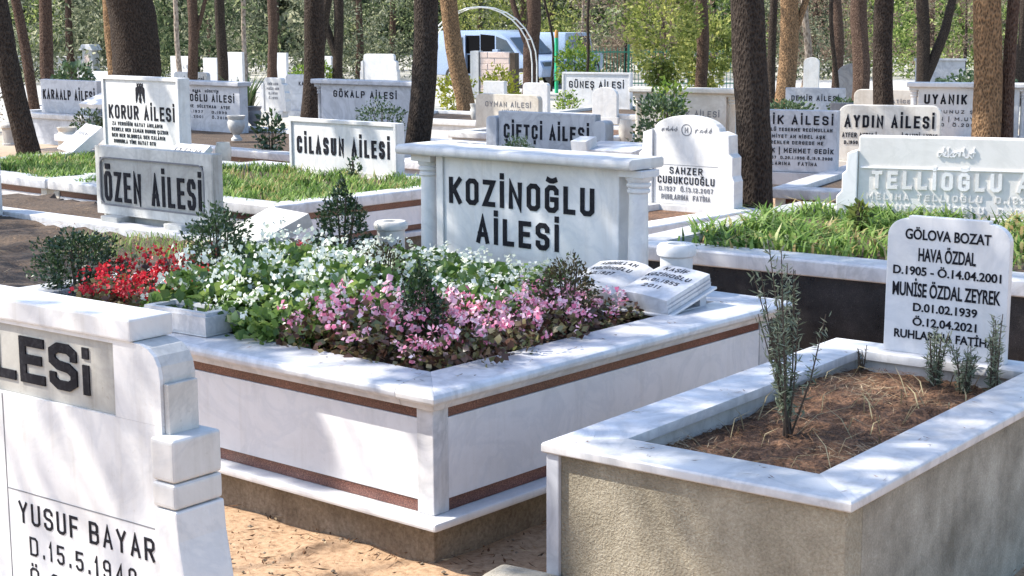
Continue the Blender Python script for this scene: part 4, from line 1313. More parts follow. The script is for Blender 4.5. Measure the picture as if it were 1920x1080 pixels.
headstone("grey round-topped headstone just behind the bright round-shouldered one", (-4.45, 34.0, -.05), -35, .75, .75, 'greym', [("KAYA", .2, .7, .08, .4)], shape="round")
headstone("small pale sign headstone glimpsed above the heavy grey cap", (-8.0, 40.5, -.15), -38, 1.25, .68, 'greym', [("NACİYE  AİLESİ", 0, .6, .14, .8)], shape="round")
headstone("blue-grey peaked headstone above the left end of the eagle headstone", (-8.6, 33.0, .0), -38, .85, .62, 'greym', [("VURAL AİLESİ", 0, .55, .09, .7)], shape="round")
headstone("white broad headstone in the sun behind the orange lit thin trunk", (-10.4, 51.5, -.3), -30, 1.0, .95, 'marble', [("AİLE", 0, .6, .1, .5)], shape="plain", paint='greypaint')
headstone("tall white blank slab beside the reddish trunk at upper left", (-9.35, 50.5, -.3), -30, .55, .92, 'marble')
headstone("white slanted far headstone behind the spiky plant", (-8.2, 48.0, -.2), -30, .68, 1.05, 'marble')
headstone("white square far headstone between two trunks left of the thick leaning one", (-6.9, 48.2, -.2), -30, .60, 1.02, 'marble')
headstone("white far headstone partly behind the thick trunk", (-5.45, 47.0, -.2), -30, .62, .95, 'marble', shape="round")
headstone("large dazzling white headstone with side posts, left of the straight dark trunk", (-3.85, 47.3, -.35), -28, 1.05, 1.15, 'marble', shape="round", sides=.12)
bh = headstone("low pale wavy-topped marble stone above the flat capped grey headstone", (-2.55, 31.0, .15), -30, .98, .36, 'marble')
MB().prism([(-.1, .301), (.46, .301), (.38, .40), (.28, .47), (.18, .40), (.08, .44), (0, .38)], .02, .1).build("wave_top", M['marble'], bh, .01)
headstone("white far headstone with rounded top between the pale twisted trunk and a thin dark one", (7.75, 42.0, -.25), -20, .40, 1.05, 'marble', shape="arch")
headstone("dark grey sloping slab behind the brown trunks at right", (8.1, 38.5, -.2), -20, .75, .95, 'dgrey', shape="arch")
headstone("dark flat slab before the low bushes at right", (5.05, 24.0, .1), -20, .65, .52, 'dgrey')
headstone("cream headstone with rounded shoulders behind the dark trunk at right", (5.25, 22.4, .15), -20, 1.02, .74, 'cream', [("HATİCE", .1, .75, .05, .3), ("D.1931", .1, .6, .05, .3)], shape="round", paint='greypaint')
headstone("dark grey headstone between the cream one and the pale capped one", (5.75, 22.6, .15), -20, .55, .72, 'dgrey')
headstone("grey far headstone with blurred letters behind the low bushes", (5.9, 31.5, .0), -20, 1.15, .5, 'greym', [("DEMİR AİLESİ", 0, .5, .1, .8)])
headstone("pale grey far headstone under the forked trunk at upper right", (11.6, 44.0, -.3), -20, 1.3, 1.0, 'greym', cap=.04)
headstone("bluish low headstone at the right edge beside the slender trunk", (6.35, 18.2, .42), -20, .9, .42, 'greym', [("RUHUNA", 0, .5, .06, .4)])
headstone("white far block by the road at upper left", (-12.5, 48.5, -.33), -30, 1.25, .62, 'marble')
headstone("white weathered pillar stone cropped by the left edge above the bare earth", (-4.17, 12.35, .42), -41, .26, .42, 'marble', t=.2)

# inscribed tablets and slabs lying on beds
def tablet(label, pos, rz, w, d, th, tilt, mat, texts=(), name="tablet"):
    o = thing(name, label, "tablet", pos, rz)
    o.rotation_euler = (R(tilt), 0, R(rz))
    MB().box(-w / 2, w / 2, 0, d, 0, th).build("slab", M[mat], o, .006)
    for s, v, h, wd in texts:
        ob = lettering(o, s, 0, 0, h, wd * w, .17, M['paint'], depth=0)
        for q in ob.data.vertices:
            q.co = Vector((q.co.x, v * d + q.co.z, th + .002 - q.co.y * .2))
    return o
tablet("tilted thick grey slab lying behind the flowers, stained on its upper face", (-1.78, 10.35, .42), -52, .50, .46, .09, 22, 'oldgrey')
tablet("bright small tablet with two lines leaning before the eagle headstone", (-3.20, 15.55, .50), -42, .52, .26, .06, 38, 'slabm', [("Q.1911 Ö.15.7 ALA", .58, .05, .8), ("SADIK AHMET", .2, .06, .85)])
tablet("blazing white tilted tablet left of the eagle headstone", (-4.75, 17.4, .42), -60, .62, .42, .12, 38, 'slabm', [("RUHUNA", .6, .05, .6)])
tablet("pale marble tablet lying before the small sign headstone at far left", (-6.75, 26.2, .45), -40, .75, .5, .08, 20, 'marble')
tablet("thin marble tablet lying flat before the low shaded sign", (.98, 16.9, .48), -38, .7, .45, .05, 8, 'coping')
tablet("small angular stone holder before the low shaded sign", (.72, 17.05, .48), -38, .2, .2, .14, 12, 'marble')

urn("stone_urn", "grey goblet urn on the long coping behind the grass, left of the tall dark trunk", (-3.42, 20.1, .40), .31, .11, M['aged'], "vase")
urn("stone_urn", "dark shaded goblet urn standing behind the goblet urn on the long coping", (-3.55, 22.3, .36), .34, .11, M['dgrey'], "vase")
urn("stone_urn", "squat cream urn standing in the grass right of the framed grey headstone", (-2.95, 16.5, .38), .28, .085, M['cream'], "egg")
urn("stone_urn", "small sunlit urn at the foot of the leaning trunk", (-.62, 28.2, -.02), .42, .10, M['aged'], "vase")
urn("stone_urn", "rusty weathered egg-shaped urn right of the low shaded sign", (1.55, 21.9, .15), .38, .10, M['cream'], "egg")
urn("stone_urn", "cream goblet urn left of the blazing tilted tablet", (-5.75, 20.9, .17), .35, .12, M['cream'], "vase")
urn("stone_urn", "bright white goblet urn among the strap grass before the banded bed", (2.62, 13.35, .12), .36, .10, M['slabm'], "vase")
urn("stone_urn", "brownish urn partly cut by the dark straight trunk", (-.86, 19.2, .12), .3, .10, M['aged'], "vase")
urn("stone_urn", "weathered urn at the far left edge under the leaning trunk", (-5.85, 18.9, .45), .26, .12, M['aged'], "drum")
# ------------------------------------------------------------------ beside the road: vehicles, pillar, arch, fence
def van():
    t = thing("parked_van", "white van with a sliding side door standing open, parked behind the curved white arch", "van", (-.62, 50.6, -.33), -38)
    W = 1.7
    prof = [(-2.3, .35), (1.95, .35), (2.0, .62), (1.9, .85), (1.15, 1.02), (.62, 1.52), (.35, 1.68), (-.3, 1.76), (-2.1, 1.74), (-2.32, 1.5)]
    MB().prism(prof, 0, W).build("body", M['carwhite'], t, .05, True)
    MB().prism([(-.42, .80), (.14, .80), (.14, 1.60), (-.42, 1.64)][::1], -.012, .3).build("door_opening", M['interior'], t)
    MB().prism([(-.95, .42), (-.45, .42), (-.45, 1.0), (-.95, 1.0)], -.012, .05).build("open_door_gap", M['interior'], t)
    MB().prism([(-1.62, .4), (-.98, .4), (-.98, 1.62), (-1.62, 1.62)], -.09, -.03).build("sliding_door", M['carwhite'], t, .02)
    MB().prism([(-1.0, 1.04), (-.46, 1.04), (-.46, 1.6), (-1.0, 1.6)], -.012, .4).build("door_opening", M['interior'], t)
    MB().prism([(.2, 1.05), (.95, 1.05), (.6, 1.46), (.2, 1.58)], -.012, .02).build("side_window", M['glass'], t)
    MB().prism([(-1.56, 1.08), (-1.05, 1.08), (-1.05, 1.54), (-1.56, 1.54)], -.1, -.085).build("side_window", M['glass'], t)
    m = MB(); m.add([(1.14, .1, 1.035), (1.14, W - .1, 1.035), (.63, W - .14, 1.53), (.63, .14, 1.53), (1.17, .1, 1.05), (1.17, W - .1, 1.05), (.66, W - .14, 1.545), (.66, .14, 1.545)],
                    [(0, 3, 2, 1), (4, 5, 6, 7), (0, 1, 5, 4), (1, 2, 6, 5), (2, 3, 7, 6), (3, 0, 4, 7)])
    m.build("windscreen", M['glass'], t)
    for x in (-1.55, 1.2):
        for y in (.02, W - .2):
            m = MB()
            n = 20
            ring = [(x + .31 * math.cos(a), .31 + .31 * math.sin(a)) for a in np.linspace(0, 2 * math.pi, n + 1)[:-1]]
            w = m.prism(ring, y - .05, y + .18).build("wheel", M['rubber'], t, .02)
            MB().prism([(x + .19 * math.cos(a), .31 + .19 * math.sin(a)) for a in np.linspace(0, 2 * math.pi, n + 1)[:-1]], y - .062, y - .051).build("rim", M['greym'], w)
    MB().prism([(.2, .98), (.42, .98), (.42, 1.18), (.2, 1.18)], -.2, -.05).build("mirror", M['carwhite'], t, .02)
    MB().box(1.9, 2.0, .1, .45, .68, .82).build("headlight", M['glass'], t, .02)
    MB().box(1.9, 2.0, W - .45, W - .1, .68, .82).build("headlight", M['glass'], t, .02)
van()
def jeep():
    t = thing("offroad_car", "pale blue boxy car with dark spare wheel at its back, behind the green post", "car", (1.72, 52.0, -.34), 66)
    W = 1.6
    MB().prism([(0, .4), (3.4, .4), (3.5, .95), (2.5, 1.05), (2.2, 1.66), (.05, 1.68), (-.02, 1.0)], 0, W).build("body", M['carblue'], t, .05, True)
    MB().prism([(.25, 1.1), (1.0, 1.1), (1.0, 1.55), (.25, 1.55)], -.012, .02).build("side_window", M['carwhite'], t)
    MB().prism([(1.1, 1.1), (2.3, 1.1), (2.1, 1.55), (1.1, 1.55)], -.012, .02).build("side_window", M['glass'], t)
    n = 20
    for x in (.75, 2.7):
        for y in (.02, W - .2):
            w = MB().prism([(x + .36 * math.cos(a), .36 + .36 * math.sin(a)) for a in np.linspace(0, 2 * math.pi, n + 1)[:-1]], y - .05, y + .18).build("wheel", M['rubber'], t, .02)
            MB().prism([(x + .2 * math.cos(a), .36 + .2 * math.sin(a)) for a in np.linspace(0, 2 * math.pi, n + 1)[:-1]], y - .062, y - .051).build("rim", M['greym'], w)
    m = MB()
    for k in range(n):
        pass
    vs = []
    for x in (-.2, -.03):
        vs += [(x, .8 + .36 * math.cos(a), .95 + .36 * math.sin(a)) for a in np.linspace(0, 2 * math.pi, n + 1)[:-1]]
    m.add(vs, [tuple(range(n)), tuple(range(2 * n - 1, n - 1, -1))] + [(i, (i + 1) % n, (i + 1) % n + n, i + n) for i in range(n)])
    m.build("spare_wheel", M['rubber'], t, .03)
jeep()

def brick_pillar():
    t = thing("brick_pillar", "pale red brick pillar with a white edge standing under the curved arch", "pillar", (-.45, 44.2, -.36), -20)
    rr = random.Random(2)
    proto = MB().box(-.2, .2, 0, .3, 0, .15).build("brick", M['terracotta'], t, .012)
    MB().box(-.43, .43, .02, .28, 0, 1.28).build("mortar_core", M['greym'], t)
    first = True
    for r in range(8):
        for x in ((-.21, .21) if r % 2 == 0 else (-.315, 0.02, .33)):
            wdt = 1.0 if r % 2 == 0 else (.5 if abs(x) > .1 else 1.05)
            o = proto if first else proto.copy()
            if not first:
                COL.objects.link(o); o.parent = t
            first = False
            o.location = (x, rr.uniform(-.012, .006), .01 + r * .158)
            o.scale = (wdt, 1, 1)
    MB().box(-.70, -.46, -.03, .3, 0, 1.3).build("white_edge", M['marble'], t, .01)
    MB().box(.45, .60, -.02, .3, 0, 1.25).build("dark_edge", M['stem'], t, .01)
brick_pillar()

def arch():
    t = thing("pipe_arch", "tall curved arch of two thin white pipes over the brick pillar", "arch", (-.9, 43.6, -.35))
    for dy, dx in ((0, 0), (.18, .13)):
        m = MB(); P = [(-1.42 + dx, dy, -.1), (-1.42 + dx, dy, .8)]
        for k in range(15):
            a = math.pi * (1 - k / 14)
            P.append((.02 + dx + 1.44 * math.cos(a), dy, .95 + 1.52 * math.sin(a)))
        P += [(1.46 + dx, dy, .7), (1.46 + dx, dy, -.1)]
        m.tube(P, [.019] * len(P), 8).build("pipe", M['steel'], t, smooth=True)
    m = MB()
    for k in range(2, 13):
        a = math.pi * (1 - k / 14)
        p = (.02 + 1.44 * math.cos(a), 0, .95 + 1.52 * math.sin(a))
        m = MB().tube([p, (p[0] + .13, .18, p[2])], [.012, .012], 6)
        m.build("rung", M['steel'], t)
arch()

def post():
    t = thing("green_post", "bright green painted post with an orange rusty top", "post", (1.31, 47.0, -.35))
    MB().lathe([(.055, -.1), (.055, 1.6)], 0, 0, 12).build("pole", M['brightgreen'], t, smooth=True)
    MB().lathe([(.056, 1.6), (.056, 1.78), (.03, 1.82)], 0, 0, 12).build("rusty_top", M['rust'], t, smooth=True)
post()

def fence():
    t = thing("iron_fence", "dark green vertical bar fence behind the white panelled headstone and the olive shrub", "fence", (1.75, 50.0, -.35), -4)
    Lf = 5.6
    proto = MB().tube([(0, 0, 0), (0, 0, 1.18), (0, 0, 1.26)], [.012, .012, .003], 5).build("bar", M['greensteel'], t)
    for k in range(1, 52):
        o = proto.copy(); COL.objects.link(o); o.parent = t
        o.location = (k * Lf / 52, 0, 0)
    for z in (.15, 1.1):
        MB().box(-.02, Lf, -.018, .018, z, z + .04).build("rail", M['greensteel'], t)
    for x in (0, 1.85, 3.7, Lf):
        MB().box(x - .035, x + .035, -.035, .035, 0, 1.35).build("fence_post", M['greensteel'], t)
fence()
t_ = thing("lantern_post", "small white lantern house on a post beside the white far wall", "lantern", (-14.2, 55.0, -.35), -25)
MB().box(-.28, .28, -.2, .2, 0, .45).build("base", M['marble'], t_, .01)
MB().prism([(-.24, .46), (.24, .46), (.2, 1.12), (-.2, 1.12)], -.18, .18).build("housing", M['marble'], t_, .01)
MB().prism([(-.1, .6), (.1, .6), (.1, 1.0), (-.1, 1.0)], -.2, -.181).build("red_pane", M['terracotta'], t_)
MB().prism([(-.3, 1.121), (.3, 1.121), (.16, 1.32), (-.16, 1.32)], -.26, .26).build("roof", M['marble'], t_, .01)
t_ = thing("boundary_wall", "low sunlit white wall at upper left behind the straight trunks", "wall", (-16.6, 57.0, -.35), -20)
MB().box(-1.6, 1.9, 0, .25, -.1, .82).build("wall", M['marble'], t_, .01)
MB().box(-1.65, 1.95, -.04, .29, .821, .88).build("wall_cap", M['marble'], t_, .01)

# ------------------------------------------------------------------ bushes of the middle distance
def bush(label, x, y, w, h, mat, n, leaf, shape="round", seed=1, z=0.0, name="bush"):
    return shrub(name, label, (x, y, ground_z(y) + z), w, h, M[mat], n, leaf, shape, 7, seed, "bush")
bush("glossy broad-leaved bush between the straight trunk and the eagle headstone", -7.9, 29.4, .72, .62, 'privet', 260, .13, seed=21, z=.75)
bush("yellow-green bush to the left of the leaning trunk", -1.25, 36.5, .9, 1.0, 'yellow', 700, .10, seed=22)
bush("yellow-green bush to the right of the leaning trunk", -.25, 36.8, .95, 1.15, 'yellow', 800, .10, seed=23)
bush("fresh green climber around the bright green post", 1.85, 46.4, 1.2, 1.55, 'ivy', 1500, .11, seed=24)
bush("low bright green tuft left of the white panelled headstone", 1.05, 30.2, .5, .5, 'ivy', 500, .06, seed=25, z=.25)
bush("tall olive feathery shrub reaching the top of the picture", 3.62, 39.0, 1.75, 3.6, 'bamboo', 3600, .13, "spray", seed=26)
bush("olive green lower shrub beside the tall feathery one", 4.9, 41.0, 1.6, 2.4, 'bamboo', 2600, .13, "spray", seed=27)
bush("leafy climber sprawling over the weathered columned headstone", 1.63, 17.6, .62, 1.0, 'privet', 1500, .055, seed=28, z=.2)
bush("bright leaved creeper on the cap of the columned headstone", 1.78, 18.2, .42, .55, 'ivy', 500, .055, seed=29, z=.72)
bush("small fine-leaved shrub before the flat capped grey headstone", -1.5, 18.6, .62, .5, 'privet', 900, .04, seed=30, z=.52)
bush("dark rounded shrub before the left letters of the low shaded sign", .05, 16.6, .36, .32, 'privet', 900, .03, seed=31, z=.4)
bush("dark leafy shrub between the white slab and the long white sign headstone", -2.75, 18.4, .36, .55, 'box', 260, .075, seed=32, z=.35)
bush("low dark plant left of the eagle headstone", -5.9, 22.6, .5, .48, 'box', 500, .05, seed=33, z=.30)
bush("dark green bush before the grey far headstone", 4.55, 26.5, 1.0, .75, 'privet', 1500, .07, seed=34)
bush("small bush beside the dark flat slab", 5.55, 27.0, .6, .6, 'privet', 700, .07, seed=35, z=.15)
bush("low bushes under the forked trunk", 9.0, 31.5, 1.5, .7, 'privet', 1500, .09, seed=36, z=.4)
bush("feathery tuft rising before the left of the raised letters", 2.12, 9.75, .13, .27, 'bamboo', 90, .06, "spray", seed=37, z=.58)
bush("small sprig before the middle of the long white sign headstone", -1.42, 14.5, .14, .22, 'privet', 90, .05, "spray", seed=38, z=.46)
bush("pale flowering bush at far left edge behind the leaning trunk", -10.2, 30.5, 1.3, 1.4, 'autumn', 1300, .09, seed=39)
bush("yellow flowered tuft left of the thick dark trunk", -9.7, 42.5, .5, .4, 'yellow', 300, .07, seed=40, z=.9)
bush("green bush left of the forked trunk above the grey cap", -4.6, 40.0, .6, .9, 'ivy', 600, .09, seed=41, z=.3)
bush("light green bush by the white far headstone under the lime foliage", -5.9, 46.0, .8, .9, 'ivy', 700, .1, seed=42)
def spiky():
    t = thing("spiky_plant", "dark spiky sword-leaved plant left of the bright round-shouldered headstone", "plant", (-4.25, 25.8, .1))
    rg = np.random.default_rng(44)
    P = np.column_stack([rg.normal(size=(60, 2)) * .05, np.full(60, .15)])
    v, f = blades(P, .75, .05, rg, .45, .25)
    link("leaf_rosette", fast_mesh("leaf_rosette", [(v, f, 0)], [M['privet']]), t)
    MB().tube([(0, 0, 0), (0, 0, .35)], [.05, .04], 8).build("stem", M['stem'], t)
spiky()

# ------------------------------------------------------------------ trees
def clump_leaves(rg, n, r, leaf, flat=.75):
    u = rg.normal(size=(n, 3)); u /= np.linalg.norm(u, axis=1)[:, None]
    p = u * (rg.uniform(0, 1, n) ** .45)[:, None] * r
    p[:, 2] *= flat
    return p, u

def crown_mesh(seed, R_, H, nclump, per, leaf, mat):
    rg = np.random.default_rng(seed); C, O = [], []
    for k in range(nclump):
        a = rg.uniform(0, 6.28); q = R_ * math.sqrt(rg.uniform(.05, 1)); z = H * rg.uniform(0, 1)
        q *= 1 - .45 * z / H
        p, u = clump_leaves(rg, per, rg.uniform(.55, 1.0), leaf)
        C.append(p + np.array([q * math.cos(a), q * math.sin(a), z])); O.append(u)
    v, f = leaves(np.concatenate(C), leaf, .3, .0, rg, outward=np.concatenate(O))
    return fast_mesh("crown", [(v, f, 0)], [M[mat]])
CROWNS = [crown_mesh(200 + k, 1.9, 3.2, 11, 120, .2, 'pine') for k in range(3)]

def tree(label, x, y, r, lean, mat, top=8.0, fork=None, bend=0.0, n=12, crown=True, seed=1, name="pine_tree", leany=0.0, z0=None):
    t = thing(name, label, "tree", (x, y, ground_z(y) if z0 is None else z0))
    rr = random.Random(seed)
    P, Q = [], []
    zs = [-.25, 0, .12, .3, .55, .85, 1.2, 1.6, 2.1, 2.7, 3.5, 5.0, top]
    for i, z in enumerate(zs):
        lx = lean * (z if z < 3 else 3 + (z - 3) * .3)
        wob = bend * math.sin(z * 1.7 + seed) + r * .16 * math.sin(z * 2.3 + seed * 2)
        P.append((lx + wob, leany * z * .5 + r * .12 * math.sin(z * 1.9 + seed), z))
        k = 1 + .42 * max(0, 1 - z / .5) ** 2 if z < .5 else 1.0
        Q.append(r * k * (1 - .045 * z if z < 3 else .865 - .08 * (z - 3)))
    if y < 27:                                          # near enough to show its bark: ridged, plated surface
        zf = np.concatenate([np.arange(-.25, 3.4, .06), np.arange(3.6, top, .8), [top]])
        xi, yi, qi = (np.interp(zf, zs, a) for a in ([p[0] for p in P], [p[1] for p in P], Q))
        ns = 30
        vs, fs = [], []
        for xa, ya, qa, za in zip(xi, yi, qi, zf):
            for k in range(ns):
                w = 2 * math.pi * k / ns
                c, s = math.cos(w), math.sin(w)
                p1 = Vector((c * 2.6 + seed * 3.1, s * 2.6, za * 2.6))
                p2 = Vector((c * qa * 34 + seed, s * qa * 34, za * 9.0))
                d = 1 + .05 * mnoise.noise(p1) + .055 * (abs(mnoise.noise(p2)) - .25)
                vs.append((xa + c * qa * d, ya + s * qa * d, za))
        for i in range(len(zf) - 1):
            for k in range(ns):
                k2 = (k + 1) % ns
                fs.append((i * ns + k, i * ns + k2, (i + 1) * ns + k2, (i + 1) * ns + k))
        m = MB().add(vs, fs)
    else:
        m = MB().tube(P, Q, n, .07, rr)
    m.build("trunk", M[mat], t, smooth=True)
    if fork:
        for fz, dx, fr in fork:
            i = min(range(len(zs)), key=lambda k: abs(zs[k] - fz))
            b = P[i]
            MB().tube([b, (b[0] + dx * .35, b[1], b[2] + .5), (b[0] + dx * .8, b[1], b[2] + 1.3), (b[0] + dx * 1.5, b[1] + .2, b[2] + 3.2)], [fr * 1.1, fr, fr * .9, fr * .5], 9, .06, rr).build("limb", M[mat], t, smooth=True)
    if crown:
        c = link("crown", CROWNS[seed % 3], t)
        c.scale = (.8, .8, .8)
        c.location = (P[-1][0], P[-1][1], top - 1.6)
        c.rotation_euler = (0, 0, rr.uniform(0, 6.28))
        for k in range(4):
            a = rr.uniform(0, 6.28)
            zb = top - 1.7 + .3 * k
            MB().tube([(P[-1][0] * .9, P[-1][1], zb), (P[-1][0] + 1.0 * math.cos(a), P[-1][1] + 1.0 * math.sin(a), zb + .7), (P[-1][0] + 1.7 * math.cos(a), P[-1][1] + 1.7 * math.sin(a), zb + 1.6)], [r * .3, r * .2, .02], 6).build("branch", M[mat], t)
    return t
TREES = [
 ("dark trunk leaning out of the grass at the far left", -5.39, 18.23, .135, -.16, 'bark', {}),
 ("slim trunk leaning close behind the far left dark trunk", -8.75, 30.0, .10, -.13, 'barkred', {}),
 ("straight dark half of a trunk pair behind the small sign headstone", -9.12, 32.0, .075, 0.0, 'bark', {}),
 ("straight brown trunk of a pair behind the small sign headstone at far left", -9.0, 31.6, .14, 0.0, 'barkred', {}),
 ("very thick dark trunk rising behind the eagle headstone", -5.25, 23.0, .36, -.06, 'bark', {}),
 ("greyish trunk close to the left side of the very thick dark trunk", -6.45, 26.5, .15, .0, 'barktan', {}),
 ("thin sunlit orange trunk right of the very thick dark trunk", -10.2, 50.0, .085, -.02, 'barkpale', {}),
 ("reddish brown trunk above the heavy grey cap", -7.84, 40.0, .135, .02, 'barkred', dict(fork=[(1.6, .5, .05)])),
 ("grey-brown trunk left of the spiky plant", -6.75, 38.0, .13, .0, 'bark', {}),
 ("thin pale far trunk above the spiky plant", -9.0, 55.0, .09, .0, 'barkpale', {}),
 ("straight reddish trunk left of the thick leaning trunk", -6.6, 45.0, .145, .01, 'barkred', {}),
 ("thick dark trunk behind the long white sign headstone", -3.07, 24.5, .165, .062, 'bark', {}),
 ("dark leaning trunk joined behind the thick dark trunk of the long white sign", -4.45, 36.0, .12, .16, 'bark', {}),
 ("forked dark trunk above the flat capped grey headstone", -4.27, 40.0, .13, .02, 'bark', dict(fork=[(1.2, -.5, .09)])),
 ("tall dark trunk directly behind the left end of the bullnose cap", -1.13, 19.0, .155, .072, 'bark', {}),
 ("brown trunk leaning left beside the yellow-green bushes", -.87, 31.8, .185, -.14, 'barktan', {}),
 ("brown trunk behind the brick pillar with a limb to its left", .56, 46.0, .23, .02, 'barkred', dict(fork=[(1.2, -.6, .09)])),
 ("thin curved dark sapling left of the bright green post", 1.25, 48.0, .04, -.08, 'bark', dict(bend=.10)),
 ("thin crooked sapling over the green fence", 1.95, 45.0, .045, .10, 'bark', dict(bend=.08)),
 ("pale thin trunk over the green fence", 2.35, 55.0, .05, .03, 'barkpale', {}),
 ("brown trunk right of the tall olive shrub", 4.7, 40.0, .16, -.01, 'barkred', {}),
 ("thick dark trunk rising from the strap grass, right of the arched white headstone", 1.99, 13.2, .148, -.03, 'bark', {}),
 ("narrow dark trunk behind the thick trunk's right side", 5.45, 34.0, .09, .0, 'bark', {}),
 ("brown trunk with a sunlit left edge behind the blue-grey headstone", 5.52, 32.6, .20, .012, 'barktan', dict(fork=[(1.6, .55, .07)])),
 ("pale twisted trunk in the sun at upper right", 8.1, 45.0, .11, .02, 'barkpale', dict(bend=.09)),
 ("thin dark curved sapling between the brown trunks at right", 7.6, 38.0, .055, -.05, 'bark', dict(bend=.06)),
 ("reddish leaning trunk behind the thin dark curved sapling", 8.9, 44.0, .16, -.06, 'barkred', {}),
 ("brown trunk just left of the dark trunk over the cream headstone", 7.75, 36.0, .20, -.03, 'barkred', {}),
 ("dark trunk behind the cream headstone with large letters", 4.74, 20.5, .132, -.03, 'bark', {}),
 ("dark trunk forked in a V above the pale capped headstone", 10.2, 40.0, .17, -.06, 'bark', dict(fork=[(.55, .62, .13)])),
 ("broad tan sunlit trunk crossing the pale capped headstone", 5.35, 18.2, .168, -.02, 'barktan', {}),
 ("slender reddish trunk next to the broad tan trunk", 5.60, 18.3, .075, .01, 'barkred', {}),
 ("dark trunk at the upper right corner", 12.55, 40.0, .17, .01, 'bark', {}),
]
for i, (lab, x, y, r, ln, mt, kw) in enumerate(TREES):
    tree(lab, x, y, r, ln, mt, seed=i + 1, top=8.0 + (i * 37 % 17) / 8, **kw)

# trees along the far side of the road, their foliage reaching low
def low_crown(seed, mat, n=6400, leaf=.19, R_=2.9, H=6.0):
    rg = np.random.default_rng(seed); C, O = [], []
    for k in range(46):
        a = rg.uniform(0, 6.28); q = R_ * math.sqrt(rg.uniform(.02, 1)); z = .4 + H * rg.uniform(0, 1) ** 1.5
        p, u = clump_leaves(rg, n // 46, rg.uniform(.5, 1.05), leaf, 1.0)
        p[:, 2] -= .35 * (p[:, 0] ** 2 + p[:, 1] ** 2)
        C.append(p + np.array([q * math.cos(a), q * math.sin(a), z])); O.append(u)
    v, f = leaves(np.concatenate(C), leaf, .35, -.1, rg, outward=np.concatenate(O), droop=.25)
    return fast_mesh("crown", [(v, f, 0)], [M[mat]])
LOW = {m: low_crown(300 + i, m) for i, m in enumerate(('pine', 'pinegrey', 'freshtree', 'autumn', 'bamboo'))}
ROADSIDE = []
rr_ = random.Random(12)
KINDS = {'pine': "dark green low-hanging tree across the road", 'pinegrey': "grey-green low-hanging tree across the road", 'freshtree': "light green tree across the road",
         'autumn': "reddish-leaved tree across the road", 'bamboo': "olive-leaved tree across the road"}
spots = []
for row, (Y, step, off) in enumerate(((57.5, 5.2, 0.0), (65, 5.6, 2.5), (75, 6.2, 1.0))):
    x = -Y * .36 + off
    while x < Y * .37:
        spots.append((x + rr_.uniform(-.8, .8), Y + rr_.uniform(-1.5, 1.5), row))
        x += step
for x, y, row in spots:
    u = x / y
    if -.05 < u < .02: m = rr_.choice(('freshtree', 'bamboo'))
    elif .06 < u < .13 or .18 < u < .30: m = rr_.choice(('autumn', 'pinegrey', 'freshtree', 'freshtree'))
    elif u < -.2: m = rr_.choice(('freshtree', 'pinegrey', 'pine'))
    else: m = rr_.choice(('pinegrey', 'pine', 'freshtree', 'pinegrey'))
    t = thing("roadside_tree", KINDS[m], "tree", (x, y, ground_z(y)), rr_.uniform(0, 360), KINDS[m].replace(" tree ", " trees "))
    s = rr_.uniform(.85, 1.2)
    c = link("crown", LOW[m], t); c.scale = (s, s, s)
    MB().tube([(0, 0, -.3), (.05, 0, 1.5), (0, .05, 4.5)], [.16, .13, .06], 8).build("trunk", M['barkred'], t)
# reddish twigs hanging into the upper edge
for lab, x, y, z in (("reddish-leaved small tree behind the pale thin trunk over the fence", 3.6, 52.0, .9), ("reddish-leaved small tree between the brown trunks at upper right", 9.3, 46.5, .8), ("reddish-leaved small tree behind the V-forked trunk", 13.2, 47.5, .7)):
    t = thing("small_tree", lab, "tree", (x, y, ground_z(y)), 0)
    c = link("crown", LOW['autumn'], t); c.scale = (.55, .4, .5); c.location = (0, 0, z)
    MB().tube([(0, 0, -.2), (.06, 0, 1.3), (0, 0, 3.2)], [.06, .045, .02], 7).build("trunk", M['bark'], t)
def woods():
    rg = np.random.default_rng(77)
    n = 70000
    c = np.column_stack([rg.uniform(-60, 60, n), 92 + rg.uniform(0, 1, n) * 16, -.4 + rg.uniform(0, 1, n) ** 1.2 * 11])
    c[:, 1] += 3 * np.sin(c[:, 0] * .7) + 2 * np.sin(c[:, 0] * 1.9 + 1)
    v, f = leaves(c, .8, .6, .1, rg)
    kind(link("woods", fast_mesh("woods", [(v, f, 0)], [M['pinegrey']])), "stuff")
woods()

# ------------------------------------------------------------------ unseen trees added at the left, leaf sprays placed to dapple the graves
def shade_tree(label, x, y, clumps, mat='pine', leaf=.15, seed=1, r=.22):
    """clumps: (x, y, z, radius, leaves, height): where its shade falls, and how high the leaves hang"""
    t = thing("shade_tree", label, "tree", (x, y, ground_z(y)))
    rg = np.random.default_rng(seed); rr = random.Random(seed)
    C, O, lim = [], [], []
    for cx, cy, cz, cr, n, hgt in clumps:
        p, u = clump_leaves(rg, n, cr, leaf, 1.0)
        k = (hgt - cz) / SUN.z
        ctr = np.array([cx + SUN.x * k - x, cy + SUN.y * k - y, cz + SUN.z * k - ground_z(y)])
        C.append(p + ctr); O.append(u); lim.append(ctr)
    v, f = leaves(np.concatenate(C), leaf, .5, .0, rg, outward=np.concatenate(O))
    link("crown", fast_mesh("crown", [(v, f, 0)], [M[mat]]), t)
    MB().tube([(0, 0, -.3), (.05, 0, 1.5), (0, .06, 3.2), (.05, 0, 4.6)], [r * 1.3, r, r * .85, r * .5], 12, .06, rr).build("trunk", M['bark'], t, smooth=True)
    for c in lim[::max(1, len(lim) // 4)]:
        b = Vector((0, 0, 4.3))
        MB().tube([b, b.lerp(Vector(c), .5) + Vector((0, 0, .3)), Vector(c)], [.014, .011, .006], 5).build("branch", M['bark'], t)
    return t
def K(x, y, z, r, n, h): return (*kz(x, y)[:2], z, r, n, h)
